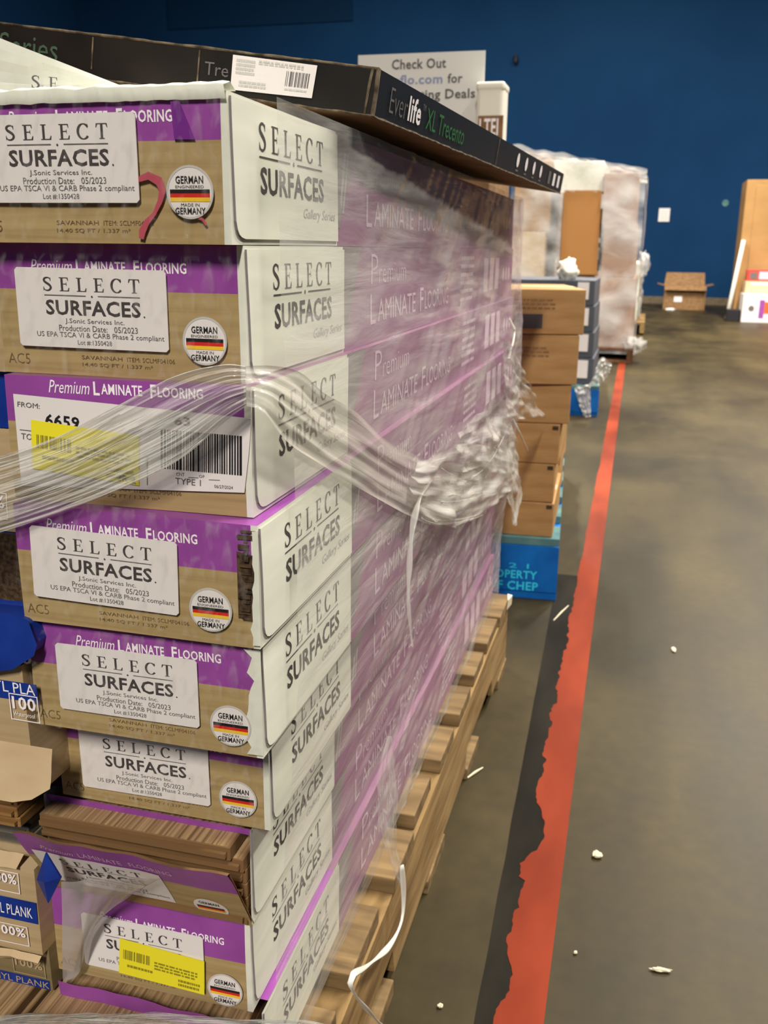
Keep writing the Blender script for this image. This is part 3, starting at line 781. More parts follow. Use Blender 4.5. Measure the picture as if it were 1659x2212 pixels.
for k in range(3): rect(mb, s, .78+k*.046, .80+k*.046, .006, .023, 7 if k == 0 else 8)
o = mb.build('carton_body', ['slab_black','slab_navy','kraft_dark','slab_wear','grey_green_ink','ink_mid','slab_wear','ink_mid','ink_white','green_ink'], t)
mb = MB()
def edge(p0, p1, r, n=60, sd=0):
    P = [Vector(p0).lerp(Vector(p1), i/n) for i in range(n+1)]
    mb.tube([p+noise.noise_vector(p*80+Vector((sd,0,0)))*.0006 for p in P], [r*(1+.5*noise.noise(p*60)) for p in P], 5)
edge((-SW,0,SH),(0,0,SH),.0009); edge((0,0,0),(0,0,SH),.0016,20,3); edge((0,0,0),(0,LL,0),.0009,80,5); edge((-SW,0,0),(0,0,0),.0008,60,9); edge((-.006,-.0003,.001),(-.004,-.0003,SH),.0010,20,7)
o = mb.build('worn_edges', 'slab_wear', t); o['label'] = 'scuffed pale brown edges'
mb = MB(); g = FRONT(.0012); tl = (-.171,.0305+.0035)
Q = [(-.1060,.0045),(-.0446,.0057),(-.0433,.0264),(-.1063,.0268)]
mb.add([g(*p) for p in Q], [(0,1,2,3)], 0)
bl = lambda a, b: g(*( [(Q[0][i]*(1-a)+Q[1][i]*a)*(1-b)+(Q[3][i]*(1-a)+Q[2][i]*a)*b for i in (0,1)])) + Vector((0,-.0004,0))
barcode(mb, bl, .66, .94, .28, .72, 1, 14, 4); scribble(mb, bl, .05, .28, .45, .92, 2, 4, 3); scribble(mb, bl, .32, .85, .80, .94, 2, 2, 8); scribble(mb, bl, .66,.94,.14,.22,2,1,2); scribble(mb, bl, .10,.45,.1,.3,2,2,5)
o = mb.build('barcode_label', ['paper','ink_mid','sticker_rim'], t); o['label'] = 'white barcode label'

# ================================================================== LEFT STACK: VINYL PLANK CARTONS
GV = 'vinyl plank cartons of the left stack'
def vinyl(z0, h, xr, yf, label, face, extra=None, width=.30):
    t = thing('vinyl_carton', (xr, yf, z0), label, 'carton', GV)
    mb = MB(); us = lsp(-width,0,10)
    mb.box(-width, 0, 0, 1.0, 0, h, mats=[0,0,0,0,1,0])
    if extra: extra(mb, FRONT(.0008))
    mb.build('carton_body', face, t, warp=make_warp(z0*50, .0015))
    return t
VM = ['tan_carton','kraft_pale','blue_carton','ink_white','teal_ink','kraft_dark']
def outlined(mb, f, u0, u1, v0, v1, s, sub=None):
    w = .0007
    for a in [(u0,u1,v0,v0+w),(u0,u1,v1-w,v1),(u0,u0+w,v0,v1),(u1-w,u1,v0,v1)]: rect(mb, f, *a, 3)
    text(mb, f, s, u0+.002, u1-.002, v0+(v1-v0)*.42, v1-.0018, 3, 'bold')
    if sub: text(mb, f, sub, u0+.002, u1-.003, v0+.0018, v0+(v1-v0)*.33, 3)
# bottom open carton with planks
t = vinyl(.1402, .046, -.390, .512, 'crushed tan vinyl plank carton at the bottom of the left stack, striped planks on it', VM)
for i in range(2):
    plank('vinyl_plank', -.60, -.392-.004*i, .455-.008*i, 1.45, .1868+i*.0082, .0078, ['lower','upper'][i]+' striped plank lying on the bottom carton of the left stack', 'planks at the foot of the left stack')
def v2(mb, f):
    f2 = FRONT(.0013)
    rect(mb, f, -.3, -.002, .0005, .0085, 2); text(mb, f2, 'VINYL PLANK', -.058, -.002, .0018, .0072, 3)
    outlined(mb, f2, -.031, -.004, .0105, .026, '100%')
t = vinyl(.2030, .036, -.3812, .498, 'olive vinyl plank carton just above the striped planks of the left stack', ['olive_carton','kraft_dark','blue_carton','tan_carton','teal_ink','kraft_dark'], v2)
def v3(mb, f):
    f2 = FRONT(.0013)
    rect(mb, f, -.3, .0, .0275, .0455, 2); text(mb, f2, 'VINYL PLANK', -.0455, -.0035, .0320, .0405, 3)
    outlined(mb, f2, -.0375, -.009, .0065, .0235, '100%'); outlined(mb, f2, -.0370, -.012, .0505, .0675, '100%')
    rect(mb, f, -.075, -.042, .006, .024, 4); text(mb, f2, 'WATER', -.070, -.045, .012, .016, 3)
t = vinyl(.2395, .072, -.3812, .492, 'tan vinyl plank carton with blue band, standing next to the burst purple one', VM, v3)
mb = MB()
P = [on_y(px, py, .460) - Vector((-.3812,.492,.2395)) for px, py in [(98,1843),(131,1897),(104,1952),(79,1900)]]
mid = (P[0]+P[1]+P[2]+P[3])/4 + Vector((0,-.004,0))
mb.add(P+[mid]+[p+Vector((0,.0015,0)) for p in P], [(0,1,4),(1,2,4),(2,3,4),(3,0,4),(5,6,7,8),(0,1,6,5),(1,2,7,6),(2,3,8,7),(3,0,5,8)]); o = mb.build('folded_flap', 'blue_carton', t); o['label'] = 'blue diamond shaped folded flap'
mb = MB(); rows = []
for i in range(36):
    u = -.2+.2*i/35; a = noise.noise(Vector((u*70,2,0)))*.002
    rows.append([(u,-.0012,.0005+a),(u,-.006,-.002+a*2),(u,-.0035,-.0055+a*2.5)])
mb.sheet(rows); o = mb.build('torn_edge', 'kraft_pale', t); o['label'] = 'ragged torn lower edge'
mb = MB(); rows = []
for i in range(30):
    u = -.2+.19*i/29; a = noise.noise(Vector((u*60,7,0)))*.002
    rows.append([(u,-.002,.071),(u,-.006,.0745+a),(u,.004,.080+a)])
mb.sheet(rows); o = mb.build('torn_lid', 'kraft_pale', t); o['label'] = 'ragged torn lid edge'
# open planks between cartons
zz = .3205
for i, (n_, mats, xr, yf, lab) in enumerate([
  ('g', ('lvp_grey','lvp_grey'), -.390, .505, 'grey vinyl plank, lowest of the loose planks in the left stack'),
  ('g', ('lvp_grey','lvp_grey'), -.391, .503, 'grey vinyl plank, second of the loose planks in the left stack'),
  ('g', ('lvp_grey','lvp_grey'), -.390, .506, 'grey vinyl plank just under the brown ones of the left stack'),
  ('b', ('lvp_brown','lvp_brown'), -.387, .490, 'brown wood-look plank, lower of three between the grey ones'),
  ('b', ('lvp_brown','lvp_brown'), -.388, .489, 'brown wood-look plank, middle of three between the grey ones'),
  ('b', ('lvp_brown','lvp_brown'), -.389, .491, 'brown wood-look plank, upper of three between the grey ones'),
  ('g', ('lvp_grey','lvp_grey'), -.380, .502, 'grey vinyl plank lying on the brown wood-look planks'),
  ('g', ('lvp_grey','lvp_grey'), -.379, .500, 'grey vinyl plank right under the beige flap of the left stack')]):
    plank('vinyl_plank', xr-.28, xr, yf, 1.45, zz, .0078, lab, 'loose planks of the left stack', mats); zz += .0082
def v5(mb, f):
    f2 = FRONT(.0013)
    X = lambda px, py: (on_y(px, py, .470)-Vector((-.3575,.470,.3865)))
    def B(x0,x1,y0,y1): a, b = X(x0,(y0+y1)/2), X(x1,(y0+y1)/2); return a.x, b.x, X((x0+x1)/2,y1).z, X((x0+x1)/2,y0).z
    rect(mb, f, *B(-150,82,1462,1500), 2); text(mb, f2, 'VINYL PLA', *B(-58,78,1470,1492), 3)
    outlined(mb, f2, *B(24,86,1500,1556), '100', 'Waterproof'); text(mb, f2, '100', *B(8,74,1408,1430), 3, 'bold')
t = vinyl(.3865, .0935, -.3575, .470, 'tan vinyl plank carton with beige flap hanging over its lower half', VM, v5)
mb = MB(); rows = []
for i in range(20):
    s = i/19; u = -.25+.2685*s
    zb = .001 + (.014 if s > .97 else .006*max(0,s-.9)/.07 if s > .9 else 0)
    rows.append([(u,-.0035-.006*(1-j/5)*(1+.4*noise.noise(Vector((s*4,j*.3,0)))), zb+(.040-zb)*j/5) for j in range(6)])
mb.sheet(rows); o = mb.build('beige_flap', 'kraft_pale', t, smooth=True); o['label'] = 'plain beige cardboard flap'
def v6(mb, f): rect(mb, f, -.3, 0, .046, .070, 5)  # dark strip and face paint in the shade of the gap above the corner
t = vinyl(.4812, .072, -.372, .507, 'vinyl plank carton with bent blue corner, left edge of the photo', ['core_gap_dark','blue_carton','blue_carton','ink_white','teal_ink','core_gap_dark'], v6)
mb = MB(); q = [on_y(px, py, .462)-Vector((-.372,.507,.4812)) for px, py in [(-120,1318),(20,1332),(56,1345),(73,1392),(68,1412),(24,1440),(-120,1462)]]
n = len(q); mb.add(q+[p+Vector((0,.02,0)) for p in q], [tuple(range(n)), tuple(range(2*n-1,n-1,-1))]+[(i,(i+1)%n,n+(i+1)%n,n+i) for i in range(n)])
o = mb.build('bent_corner', 'blue_carton', t, bevel=.002); o['label'] = 'bent blue carton corner'
def v7(mb, f): outlined(mb, f, -.045, -.014, .008, .026, '100%')
vinyl(.5537, .068, -.372, .510, 'tan vinyl plank carton above the bent blue one in the left stack', VM, v7)
vinyl(.6222, .036, -.372, .510, 'dark blue vinyl carton peeking out beside the shipping label', ['blue_carton','blue_carton','blue_carton','ink_white','teal_ink','core_gap_dark'])
vinyl(.6588, .078, -.376, .505, 'tan vinyl plank carton near the top of the left stack', VM)
vinyl(.7373, .085, -.470, .62, 'tan vinyl carton propping up the left half of the black slab carton', VM)

# ================================================================== WOODEN PALLET
t = thing('wooden_pallet', (-.19, .38, 0), 'bare wooden pallet carrying the purple laminate flooring stack', 'pallet')
def stringer(x0, x1, mat, nm='stringer'):
    mb = MB(); pr = [(0,.018),(.16,.018),(.17,.052),(.40,.052),(.41,.018),(.81,.018),(.82,.052),(1.05,.052),(1.06,.018),(1.22,.018),(1.22,.1215),(0,.1215)]
    n = len(pr)
    # split into quads columns so the notches stay open
    cols = [(0,.16,.018,.018),(.16,.17,.018,.052),(.17,.40,.052,.052),(.40,.41,.052,.018),(.41,.81,.018,.018),(.81,.82,.018,.052),(.82,1.05,.052,.052),(1.05,1.06,.052,.018),(1.06,1.22,.018,.018)]
    for a, b, za, zb in cols:
        mb.add([(x0,a,za),(x1,a,za),(x1,b,zb),(x0,b,zb),(x0,a,.1215),(x1,a,.1215),(x1,b,.1215),(x0,b,.1215)],
               [(3,2,1,0),(4,5,6,7),(1,2,6,5),(3,0,4,7),(0,1,5,4),(2,3,7,6)])
    mb.build(nm, mat, t)
for x0 in (-.040, -.53, -1.016): stringer(x0, x0+.038, 'pallet_wood')
wpp = make_warp(77, .004)
yb = 0.0
ys = [(1.108,1.22),(.992,1.10),(.872,.958),(.748,.834),(.626,.712),(.505,.590),(.395,.478),(.262,.352),(.128,.222),(0,.098)]
for i, (a, b) in enumerate(ys):
    mb = MB(); ex = -.002*(i % 3)-.002*(i%2)
    for j in range(8):
        mb.box(-1.016+j*(1.016+ex)/8, -1.016+(j+1)*(1.016+ex)/8, a, b, .1217, .1397)
    mb2 = MB(); mb2.box(-1.016, ex, a, b, .1217, .1397)
    o = mb2.build('deck_board', 'pallet_deck', t, bevel=.0015)
for a in (0, .30, .56, .82, 1.12):
    mb = MB(); mb.box(-1.016, 0, a, a+.10, 0, .0178); mb.build('bottom_board', 'pallet_deck', t, bevel=.0015)
mb = MB()   # splintered far corner
mb.add([(.0,1.19,.1215),(.004,1.222,.1215),(-.004,1.224,.1215),(.001,1.19,.1399),(.005,1.221,.139),(-.004,1.223,.140)], [(0,1,2),(3,5,4),(0,3,4,1),(1,4,5,2),(2,5,3,0)])
mb.build('splinter', 'chip', t)

# ================================================================== STRETCH WRAP ON THE MAIN STACK
tw = thing('stretch_wrap', (-.2, .5, .14), 'clear stretch film wrapped round the purple stack, torn and hanging at its corner', 'plastic wrap')
OFF = Vector((-.2, .5, .14))
def resample(pts, n):
    pts = [Vector(p) for p in pts]; d = [0]
    for i in range(1, len(pts)): d.append(d[-1]+(pts[i]-pts[i-1]).length)
    out = []
    for k in range(n+1):
        s = d[-1]*k/n; i = 1
        while i < len(d)-1 and d[i] < s: i += 1
        f = (s-d[i-1])/max(1e-9, d[i]-d[i-1])
        p0, p1, p2, p3 = pts[max(i-2,0)], pts[i-1], pts[i], pts[min(i+1,len(pts)-1)]
        out.append(.5*((2*p1)+(-p0+p2)*f+(2*p0-5*p1+4*p2-p3)*f*f+(-p0+3*p1-3*p2+p3)*f**3))
    return out
def strip(edgeA, edgeB, nu, nv, amp, freq, seed, mat, name, nrm=None, parent=tw, off=OFF, along=1.2, label=None):
    A_, B_ = resample(edgeA, nu), resample(edgeB, nu); rows = []
    for i in range(nu+1):
        R = []
        tng = (A_[min(i+1,nu)]-A_[max(i-1,0)]).normalized()
        for j in range(nv+1):
            s = j/nv; p = A_[i].lerp(B_[i], s)
            ac = (B_[i]-A_[i]).normalized(); n = nrm(p) if nrm else tng.cross(ac).normalized()
            h = amp*(noise.noise(Vector((i/nu*along*3, s*freq, seed))) + .5*noise.noise(Vector((i/nu*along*7, s*freq*2.3, seed+9))))
            R.append(p + n*h - off)
        rows.append(R)
    mb = MB(); mb.sheet(rows); o = mb.build(name, mat, parent, smooth=True)
    if label: o['label'] = label
    return o
# side film: follows the long side of the stack, pulled diagonal ridges
def sidex(y, z):
    k = max(1, min(9, 9-int((z-.1402)/.0744)))
    return CT[k]['x']
rows = []
NU, NV = 150, 120
ctrl = [(.14,-.214),(.18,-.2135),(.25,-.213),(.32,-.207),(.40,-.199),(.47,-.1935),(.55,-.1935),(.62,-.1945),(.70,-.2010),(.812,-.2015)]
def sx(z):
    for i in range(len(ctrl)-1):
        if z <= ctrl[i+1][0]:
            f = (z-ctrl[i][0])/(ctrl[i+1][0]-ctrl[i][0]); return ctrl[i][1]+(ctrl[i+1][1]-ctrl[i][1])*f
    return ctrl[-1][1]
for i in range(NU+1):
    R = []; s = i/NU; y = .515 + s*(1.60-.515)
    for j in range(NV+1):
        z = .142 + (.812-.142)*j/NV
        dgn = (y*.62 - z)*1.0; al = (y + z*.62)
        fade = min(1, max(.12, (y-.60)/.25))
        h = fade*(.0030*noise.noise(Vector((dgn*42, al*4, 2))) + .0018*noise.noise(Vector((dgn*95, al*9, 6))))
        R.append(Vector((sx(z)+.0025+abs(h), y, z)) - OFF)
    rows.append(R)
mb = MB(); mb.sheet(rows); o = mb.build('side_film', 'film_side', tw, smooth=True); o['label'] = 'hazy film over the long side'
# far end film edge
rows = [[Vector((sx(.142+.67*j/40)+.003-.05*i/4, 1.60+.006*math.sin(i*1.6)+.004*noise.noise(Vector((j*.35,i,3))), .142+.67*j/40))-OFF for j in range(41)] for i in range(5)]
mb = MB(); mb.sheet(rows); mb.build('end_film', 'film_side', tw, smooth=True)
# film over the front of the top carton and of the lower ones
def front_sheet(px0, px1, pyt, pyb, y, name, seed, mat='film_front', amp=.0012, nu=50, nv=30, dirn=1):
    rows = []
    for i in range(nu+1):
        R = []
        for j in range(nv+1):
            a, b = i/nu, j/nv
            p = on_y(px0+(px1-px0)*a, pyt(a)+(pyb(a)-pyt(a))*b, y)
            h = amp*(noise.noise(Vector((a*14+b*3*dirn, b*2.2-a*1.5*dirn, seed)))+.5*noise.noise(Vector((a*30+b*8*dirn, b*4, seed+4))))
            R.append(Vector((p.x, p.y-.002-abs(h), p.z))-OFF)
        rows.append(R)
    mb = MB(); mb.sheet(rows); o = mb.build(name, mat, tw, smooth=True); return o
front_sheet(-60, 500, lambda a: 185, lambda a: 515, .4705, 'front_film', 3)
front_sheet(-60, 528, lambda a: 525, lambda a: 800+20*a, .4860, 'front_film', 13)
front_sheet(40, 560, lambda a: 1060+80*a, lambda a: 1310+85*a, .4630, 'front_film', 5, dirn=-1)
front_sheet(70, 570, lambda a: 1345+55*a, lambda a: 1560+70*a, .4700, 'front_film', 7, dirn=-1)
front_sheet(140, 590, lambda a: 1585+55*a, lambda a: 1710+80*a, .5050, 'front_film', 9, dirn=-1)
# gathered band: front run, corner, then drooping along the side
FY = .4585
up = [on_y(px,py,FY) for px,py in [(-160,1020),(0,985),(130,940),(250,878),(380,812),(480,788)]] + [Vector((-.1985,.462,on_y(540,790,.465).z))]
lo = [on_y(px,py,FY) for px,py in [(-160,1195),(0,1150),(180,1090),(300,1040),(400,985),(480,915)]] + [Vector((-.1985,.462,on_y(540,876,.465).z))]
SX = -.1880
up2 = [on_x(px,py,SX) for px,py in [(590,790),(650,805),(700,852),(770,892),(860,962),(960,1000),(1040,985),(1095,905)]]
lo2 = [on_x(px,py,SX) for px,py in [(570,890),(625,955),(700,1005),(790,1062),(880,1112),(950,1134),(1040,1110),(1095,1060)]]
strip(up, lo, 220, 90, .0052, 20, 1.0, 'film_band', 'gathered_band', along=.7, label='gathered film rope stretched across the carton ends')
strip([up[-1]]+up2, [lo[-1]]+lo2, 150, 40, .0034, 4, 4.0, 'film_drape', 'gathered_band', along=1.6, label='gathered film drooping along the long side')
# glossy single strands in the band
mbs = MB()
for k in range(9):
    a = (k+.5)/9 + random.uniform(-.015,.015); rr = random.Random(k)
    A_, B_ = resample(up, 40), resample(lo, 40); i0 = rr.randint(0, 12); i1 = rr.randint(24, 40); w1 = min(1,max(0,a+rr.uniform(-.12,.12)))
    pts = [A_[i].lerp(B_[i], a+(w1-a)*(i/40)) + Vector((0,-.0042+.0022*noise.noise(Vector((i*.25,k*3,0))),.0006*noise.noise(Vector((i*.9,k,4)))))-OFF for i in range(i0,i1+1)]
    mbs.tube(pts, [.00022*(1+.9*noise.noise(Vector((i*.6,k,1)))) for i in range(len(pts))], 5)
o = mbs.build('film_strands', 'twist', tw, smooth=True); mbs = MB()
for k in range(6):
    rr = random.Random(k+50); a = rr.random()
    A_, B_ = resample([up[-1]]+up2, 50), resample([lo[-1]]+lo2, 50); i0 = rr.randint(18, 34); i1 = min(50, i0+rr.randint(7, 18)); w1 = min(1,max(0,a+rr.uniform(-.3,.3)))
    pts = [A_[i].lerp(B_[i], a+(w1-a)*((i-i0)/(i1-i0))) + Vector((.005+.002*noise.noise(Vector((i*.3,k*3,0))),0,0))-OFF for i in range(i0,i1+1)]
    mbs.tube(pts, [.0003*(1+.8*noise.noise(Vector((i*.6,k,1)))) for i in range(len(pts))], 5)
o = mbs.build('film_strands', 'twist', tw, smooth=True); o['label'] = 'thin glossy stretched strands'
# bunched crumple at the corner and the end of the droop
for nm, e1, e2, am, fr_, sd in [
   ('crumple', [(900,1000),(985,960),(1060,965),(1115,985)], [(880,1090),(960,1135),(1010,1128),(1105,1060)], .011, 3.2, 21),
   ('crumple', [(990,940),(1050,880),(1100,860)], [(1000,1020),(1060,1010),(1120,1040)], .010, 3.0, 25)]:
    strip([on_x(*p, SX+.004) for p in e1], [on_x(*p, SX+.004) for p in e2], 60, 30, am, fr_, sd, 'film_wisp', nm, along=2.0, label='crumpled film bunch')
# flaps at the far edge
FX = -.178
strip([on_x(*p, FX) for p in [(1093,735),(1092,800),(1094,880),(1096,905)]], [on_x(*p, FX) for p in [(1103,750),(1128,800),(1152,850),(1174,905)]], 40, 22, .010, 5, 31, 'film_wisp', 'torn_flap', along=2, label='torn film flap sticking out at the far edge')
strip([on_x(*p, FX) for p in [(1092,950),(1096,1020),(1100,1080),(1108,1134)]], [on_x(*p, FX) for p in [(1112,955),(1122,1020),(1126,1060),(1114,1136)]], 40, 12, .006, 4, 35, 'film_wisp', 'torn_flap', along=2, label='pointed film tail at the far edge')
mb = MB(); mb.tube([on_x(*p, FX)-OFF for p in [(1100,690),(1112,712),(1108,740),(1098,775)]], .0018, 6, flat=.3)
mb.tube([on_x(*p, FX)-OFF for p in [(1108,905),(1125,940),(1140,975)]], .0012, 6, flat=.3)
mb.build('film_twist', 'twist', tw, smooth=True)
# hanging twist from the droop
pts = resample([on_x(*p, SX+.006) for p in [(930,1040),(905,1080),(890,1150),(884,1230),(882,1300),(890,1395)]], 40)
mb = MB(); mb.tube([p-OFF for p in pts], [.0050*(1-abs(i/40-.35))*(.55+.45*math.sin(i*.35)**2)+.0006 for i in range(41)], 8, flat=.35)
o = mb.build('film_twist', 'film_wisp', tw, smooth=True); o['label'] = 'twisted film strand hanging down the side'
# long tail to the floor
TX = -.185
strip([on_x(*p, TX) for p in [(838,1590),(815,1690),(822,1790),(862,1915)]], [on_x(*p, TX) for p in [(846,1590),(858,1700),(856,1810),(872,1915)]], 40, 16, .0025, 3, 41, 'film_soft', 'film_tail', along=2, label='wide film tail narrowing downwards')
pts = resample([on_x(*p, -.178) for p in [(868,1870),(872,1940),(866,1995),(840,2045),(795,2085),(763,2105),(757,2128),(775,2160),(810,2200),(850,2240)]], 60)
mb = MB(); mb.tube([p-OFF for p in pts], [.0022+.0009*math.sin(i*.5) for i in range(61)], 8, flat=.4)
o = mb.build('film_tail', 'twist', tw, smooth=True); o['label'] = 'clear film tail curling to the floor'
# sheet hanging over the left of the low cartons, bright band along the bottom
strip([on_y(px,py,.452) for px,py in [(132,1905),(190,1900),(262,1900),(352,1896)]], [on_y(px,py,.496) for px,py in [(136,2122),(172,2100),(192,2020),(236,1962)]], 40, 30, .0016, 2.2, 51, 'film_cloud', 'hanging_sheet', label='cloudy film sheet over the low cartons')
strip([on_y(px,py,.440) for px,py in [(-40,2195),(200,2188),(420,2194),(700,2212)]], [on_y(px,py,.440) for px,py in [(-40,2225),(200,2220),(420,2225),(700,2240)]], 80, 12, .004, 6, 55, 'film_band', 'gathered_band', along=2, label='shiny film band along the foot of the stack')

# ================================================================== BLUE PALLET WITH BROWN CARTONS
def block_pallet(loc, label, w=1.0, l=1.2, stencil=True, ends='pallet_blue', top='pallet_teal', rz=0.0):
    t = thing('blue_pallet', loc, label, 'pallet', None, rz)
    for x0, x1 in ((-.145,0),(-w/2-.07,-w/2+.07),(-w,-w+.145)):
        for y0, y1 in ((0,.10),(l/2-.05,l/2+.05),(l-.10,l)):
            mb = MB(); mb.box(x0,x1,y0,y1,.0185,.100)
            mb.build('block', ends, t, bevel=.002)
    mb = MB(); mb.box(-w,0,-.004,.0,.0185,.1215)
    if stencil:
        e = lambda u, v: Vector((u, -.0048, v))
        text(mb, e, '2 1', -.105, -.062, .070, .081, 1); text(mb, e, 'PROPERTY', -.160, -.043, .046, .065, 1, 'bold'); text(mb, e, 'OF CHEP', -.150, -.040, .020, .040, 1, 'bold')
    mb.build('end_board', [ends,'cyan_ink'], t, bevel=.0)
    for i in range(7):
        mb = MB(); y = i*(l-.10)/6; mb.box(-w,0,y,y+.10,.1217,.1395); mb.build('deck_board', top, t, bevel=.0015)
    for y in (0, l/2-.05, l-.1):
        mb = MB(); mb.box(-w,0,y,y+.10,.0,.0183); mb.build('bottom_board', ends, t, bevel=.0015)
    for x in (-.10, -w/2-.05, -w):
        mb = MB(); mb.box(x,x+.10,0.101,l-.101,.100,.1215); mb.build('stretcher_board', ends, t)
    return t
block_pallet((-.133, 1.968, 0), 'blue block pallet with cyan stencilled lettering under the brown cartons', rz=math.radians(4.0))
GB = 'brown cartons on the blue pallet'
def brown(xr, y, z0, h, w, d, label, marks=False, handle=False, group=GB, mat='kraft', rz=0, name='brown_carton'):
    t = thing(name, (xr, y, z0), label, 'carton', group, rz=rz)
    mb = MB(); mb.box(-w,0,0,d,0,h)
    e = FRONT(.0012)
    if marks:
        for a in marks: rect(mb, e, a, a+.040, .012, .040, 1)
        for r in range(3): scribble(mb, e, -.16, -.06, h*.55+r*.008, h*.55+.006+r*.008, 2, 1, r)
    mb.build('carton_body', [mat,'ink','kraft_dark'], t, bevel=.002)
    mb = MB(); mb.box(-w+.002,-.002,d/2-.024,d/2+.024,h-.0004,h+.0006); mb.box(-w/2,-w/2+.001,-.0008,.0004,0,.0004)
    mb.build('packing_tape', 'kraft_pale', t)
    if handle:
        mb = MB(); mb.box(-.016,-.004,-.0015,.001,h-.012,h-.004); mb.build('hand_hole', 'core_gap_dark', t)
    return t
zs = [.1400,.2161,.3008,.3869,.4687,.5700,.6600]
xs = [-.150,-.153,-.147,-.130,-.120,-.113]
nm = ['lowest brown carton, directly on the blue pallet', 'second brown carton up on the blue pallet', 'third brown carton up, film tail hanging before it',
      'fourth brown carton up, smudge on its end', 'second brown carton from the top, one dark square on its end', 'topmost brown carton on the blue pallet, two dark squares on its end']
for i in range(6):
    mk = False
    if i == 5: mk = (-.124, -.165)
    if i == 4: mk = (-.160,)
    brown(xs[i], 1.975+.002*(i%2), zs[i], zs[i+1]-zs[i]-.0012, .30, .30, nm[i], mk, handle=i in (0,1,2), rz=math.radians([2,3,2,5,11,13][i]))
for i in range(3):
    brown(-.172+.004*i, 2.315, .1400+.085*i, .0838, .34, .175, ['lowest','middle','upper'][i]+' brown carton of the column behind the front one on the blue pallet', group='rear brown cartons on the blue pallet')
brown(-.40, 2.50, .1400, .8255, .48, .36, 'tall brown carton on the blue pallet that holds up the paper sign', group=None, mat='kraft_dark')
# sign and white jug on the column
t = thing('sign_board', (-.612, 2.62, .966), 'white paper sign about deals standing behind the black slab carton', 'sign')
wS, hS = .338, .256
mb = MB(); mb.box(-wS/2, wS/2, 0, .004, 0, hS)
e = FRONT(.0006)
U = lambda px: (px-770)/275*wS-wS/2
V = lambda py: hS-(py-115)/1056*wS*1.30*2.98 if False else hS-(py-116)*wS/275
text(mb, e, 'Check Out', U(845), U(963), V(147), V(127), 1, 'bold'); text(mb, e, 'boxoflo.com', U(800), U(956), V(177), V(158), 2, 'bold'); text(mb, e, 'for', U(967), U(999), V(177), V(158), 1, 'bold')
text(mb, e, 'Existing Deals', U(862), U(1027), V(213), V(188), 1, 'bold'); text(mb, e, 'info', U(960), U(990), V(250), V(234), 2, 'bold')
mb.build('panel', ['sign_white','sign_grey','sign_blue'], t)
mb = MB(); mb.box(-.05,.05,-.03,.04,0,.006); mb.box(-.05,.05,.0045,.012,0,.06); mb.build('stand_foot', 'steel', t)
t = thing('white_container', (-.415, 2.55, .966), 'white plastic container with dark lettered panel beside the sign', 'container')
mb = MB(); mb.box(-.035,.035,0,.08,0,.165); mb.build('tub', 'white_plastic', t, bevel=.010, seg=3)
mb = MB(); mb.box(-.028,.036,-.0015,.0,.0,.092); e = FRONT(.003); text(mb, e, 'LTEI', -.024, .024, .045, .085, 1, 'bold')
mb.build('dark_panel', ['kraft_dark','ink_white'], t)
mb = MB(); mb.box(-.037,.037,-.002,.082,.150,.172); mb.build('lid', 'white_plastic', t, bevel=.008, seg=3)

# ================================================================== SECOND BLUE PALLET, GREY CARTONS
block_pallet((-.165, 4.42, 0), 'farther blue block pallet under the dark grey cartons', stencil=False, rz=math.radians(3.0))
zs = [.140,.262,.378,.494,.606]
for i in range(4):
    t = thing('grey_carton', (-.200-.006*i, 4.44, zs[i]), ['lowest','second lowest','second from top','topmost'][i]+' dark grey carton with white label on the farther blue pallet', 'carton', 'dark grey cartons')
    h = zs[i+1]-zs[i]-.0015
    mb = MB(); mb.box(-.45,0,0,.5,0,h); mb.build('carton_body', 'grey_carton', t, bevel=.003)
    mb = MB(); mb.box(-.075,-.025,-.002,.0005,h*.25,h*.92); mb.build('white_label', 'paper', t)
mb = MB()
for i in range(1):
    mb.lumps((0,0,.032), .040, .04, .05, 3, .5)
o = mb.build('plastic_bag', 'white_plastic', smooth=True); o.location = (-.345, 4.50, .611); tag(o, 'crumpled white bag lying on top of the dark grey cartons', 'bag')
t = thing('plastic_wrap', (-.15, 4.36, .10), 'bunch of loose clear wrap hanging off the farther blue pallet', 'plastic wrap')
O2 = Vector((-.15,4.36,.10))
strip([on_y(*p,4.36) for p in [(1282,815),(1290,790),(1300,772),(1322,785)]], [on_y(*p,4.36) for p in [(1270,835),(1285,832),(1300,828),(1316,806)]], 30, 20, .03, 5, 61, 'film_bag', 'film_bunch', parent=t, off=O2, along=3)
strip([on_y(*p,4.38) for p in [(1240,835),(1250,870),(1262,902)]], [on_y(*p,4.38) for p in [(1275,830),(1276,860),(1276,900)]], 30, 14, .02, 5, 63, 'film_bag', 'film_tail', parent=t, off=O2, along=3)

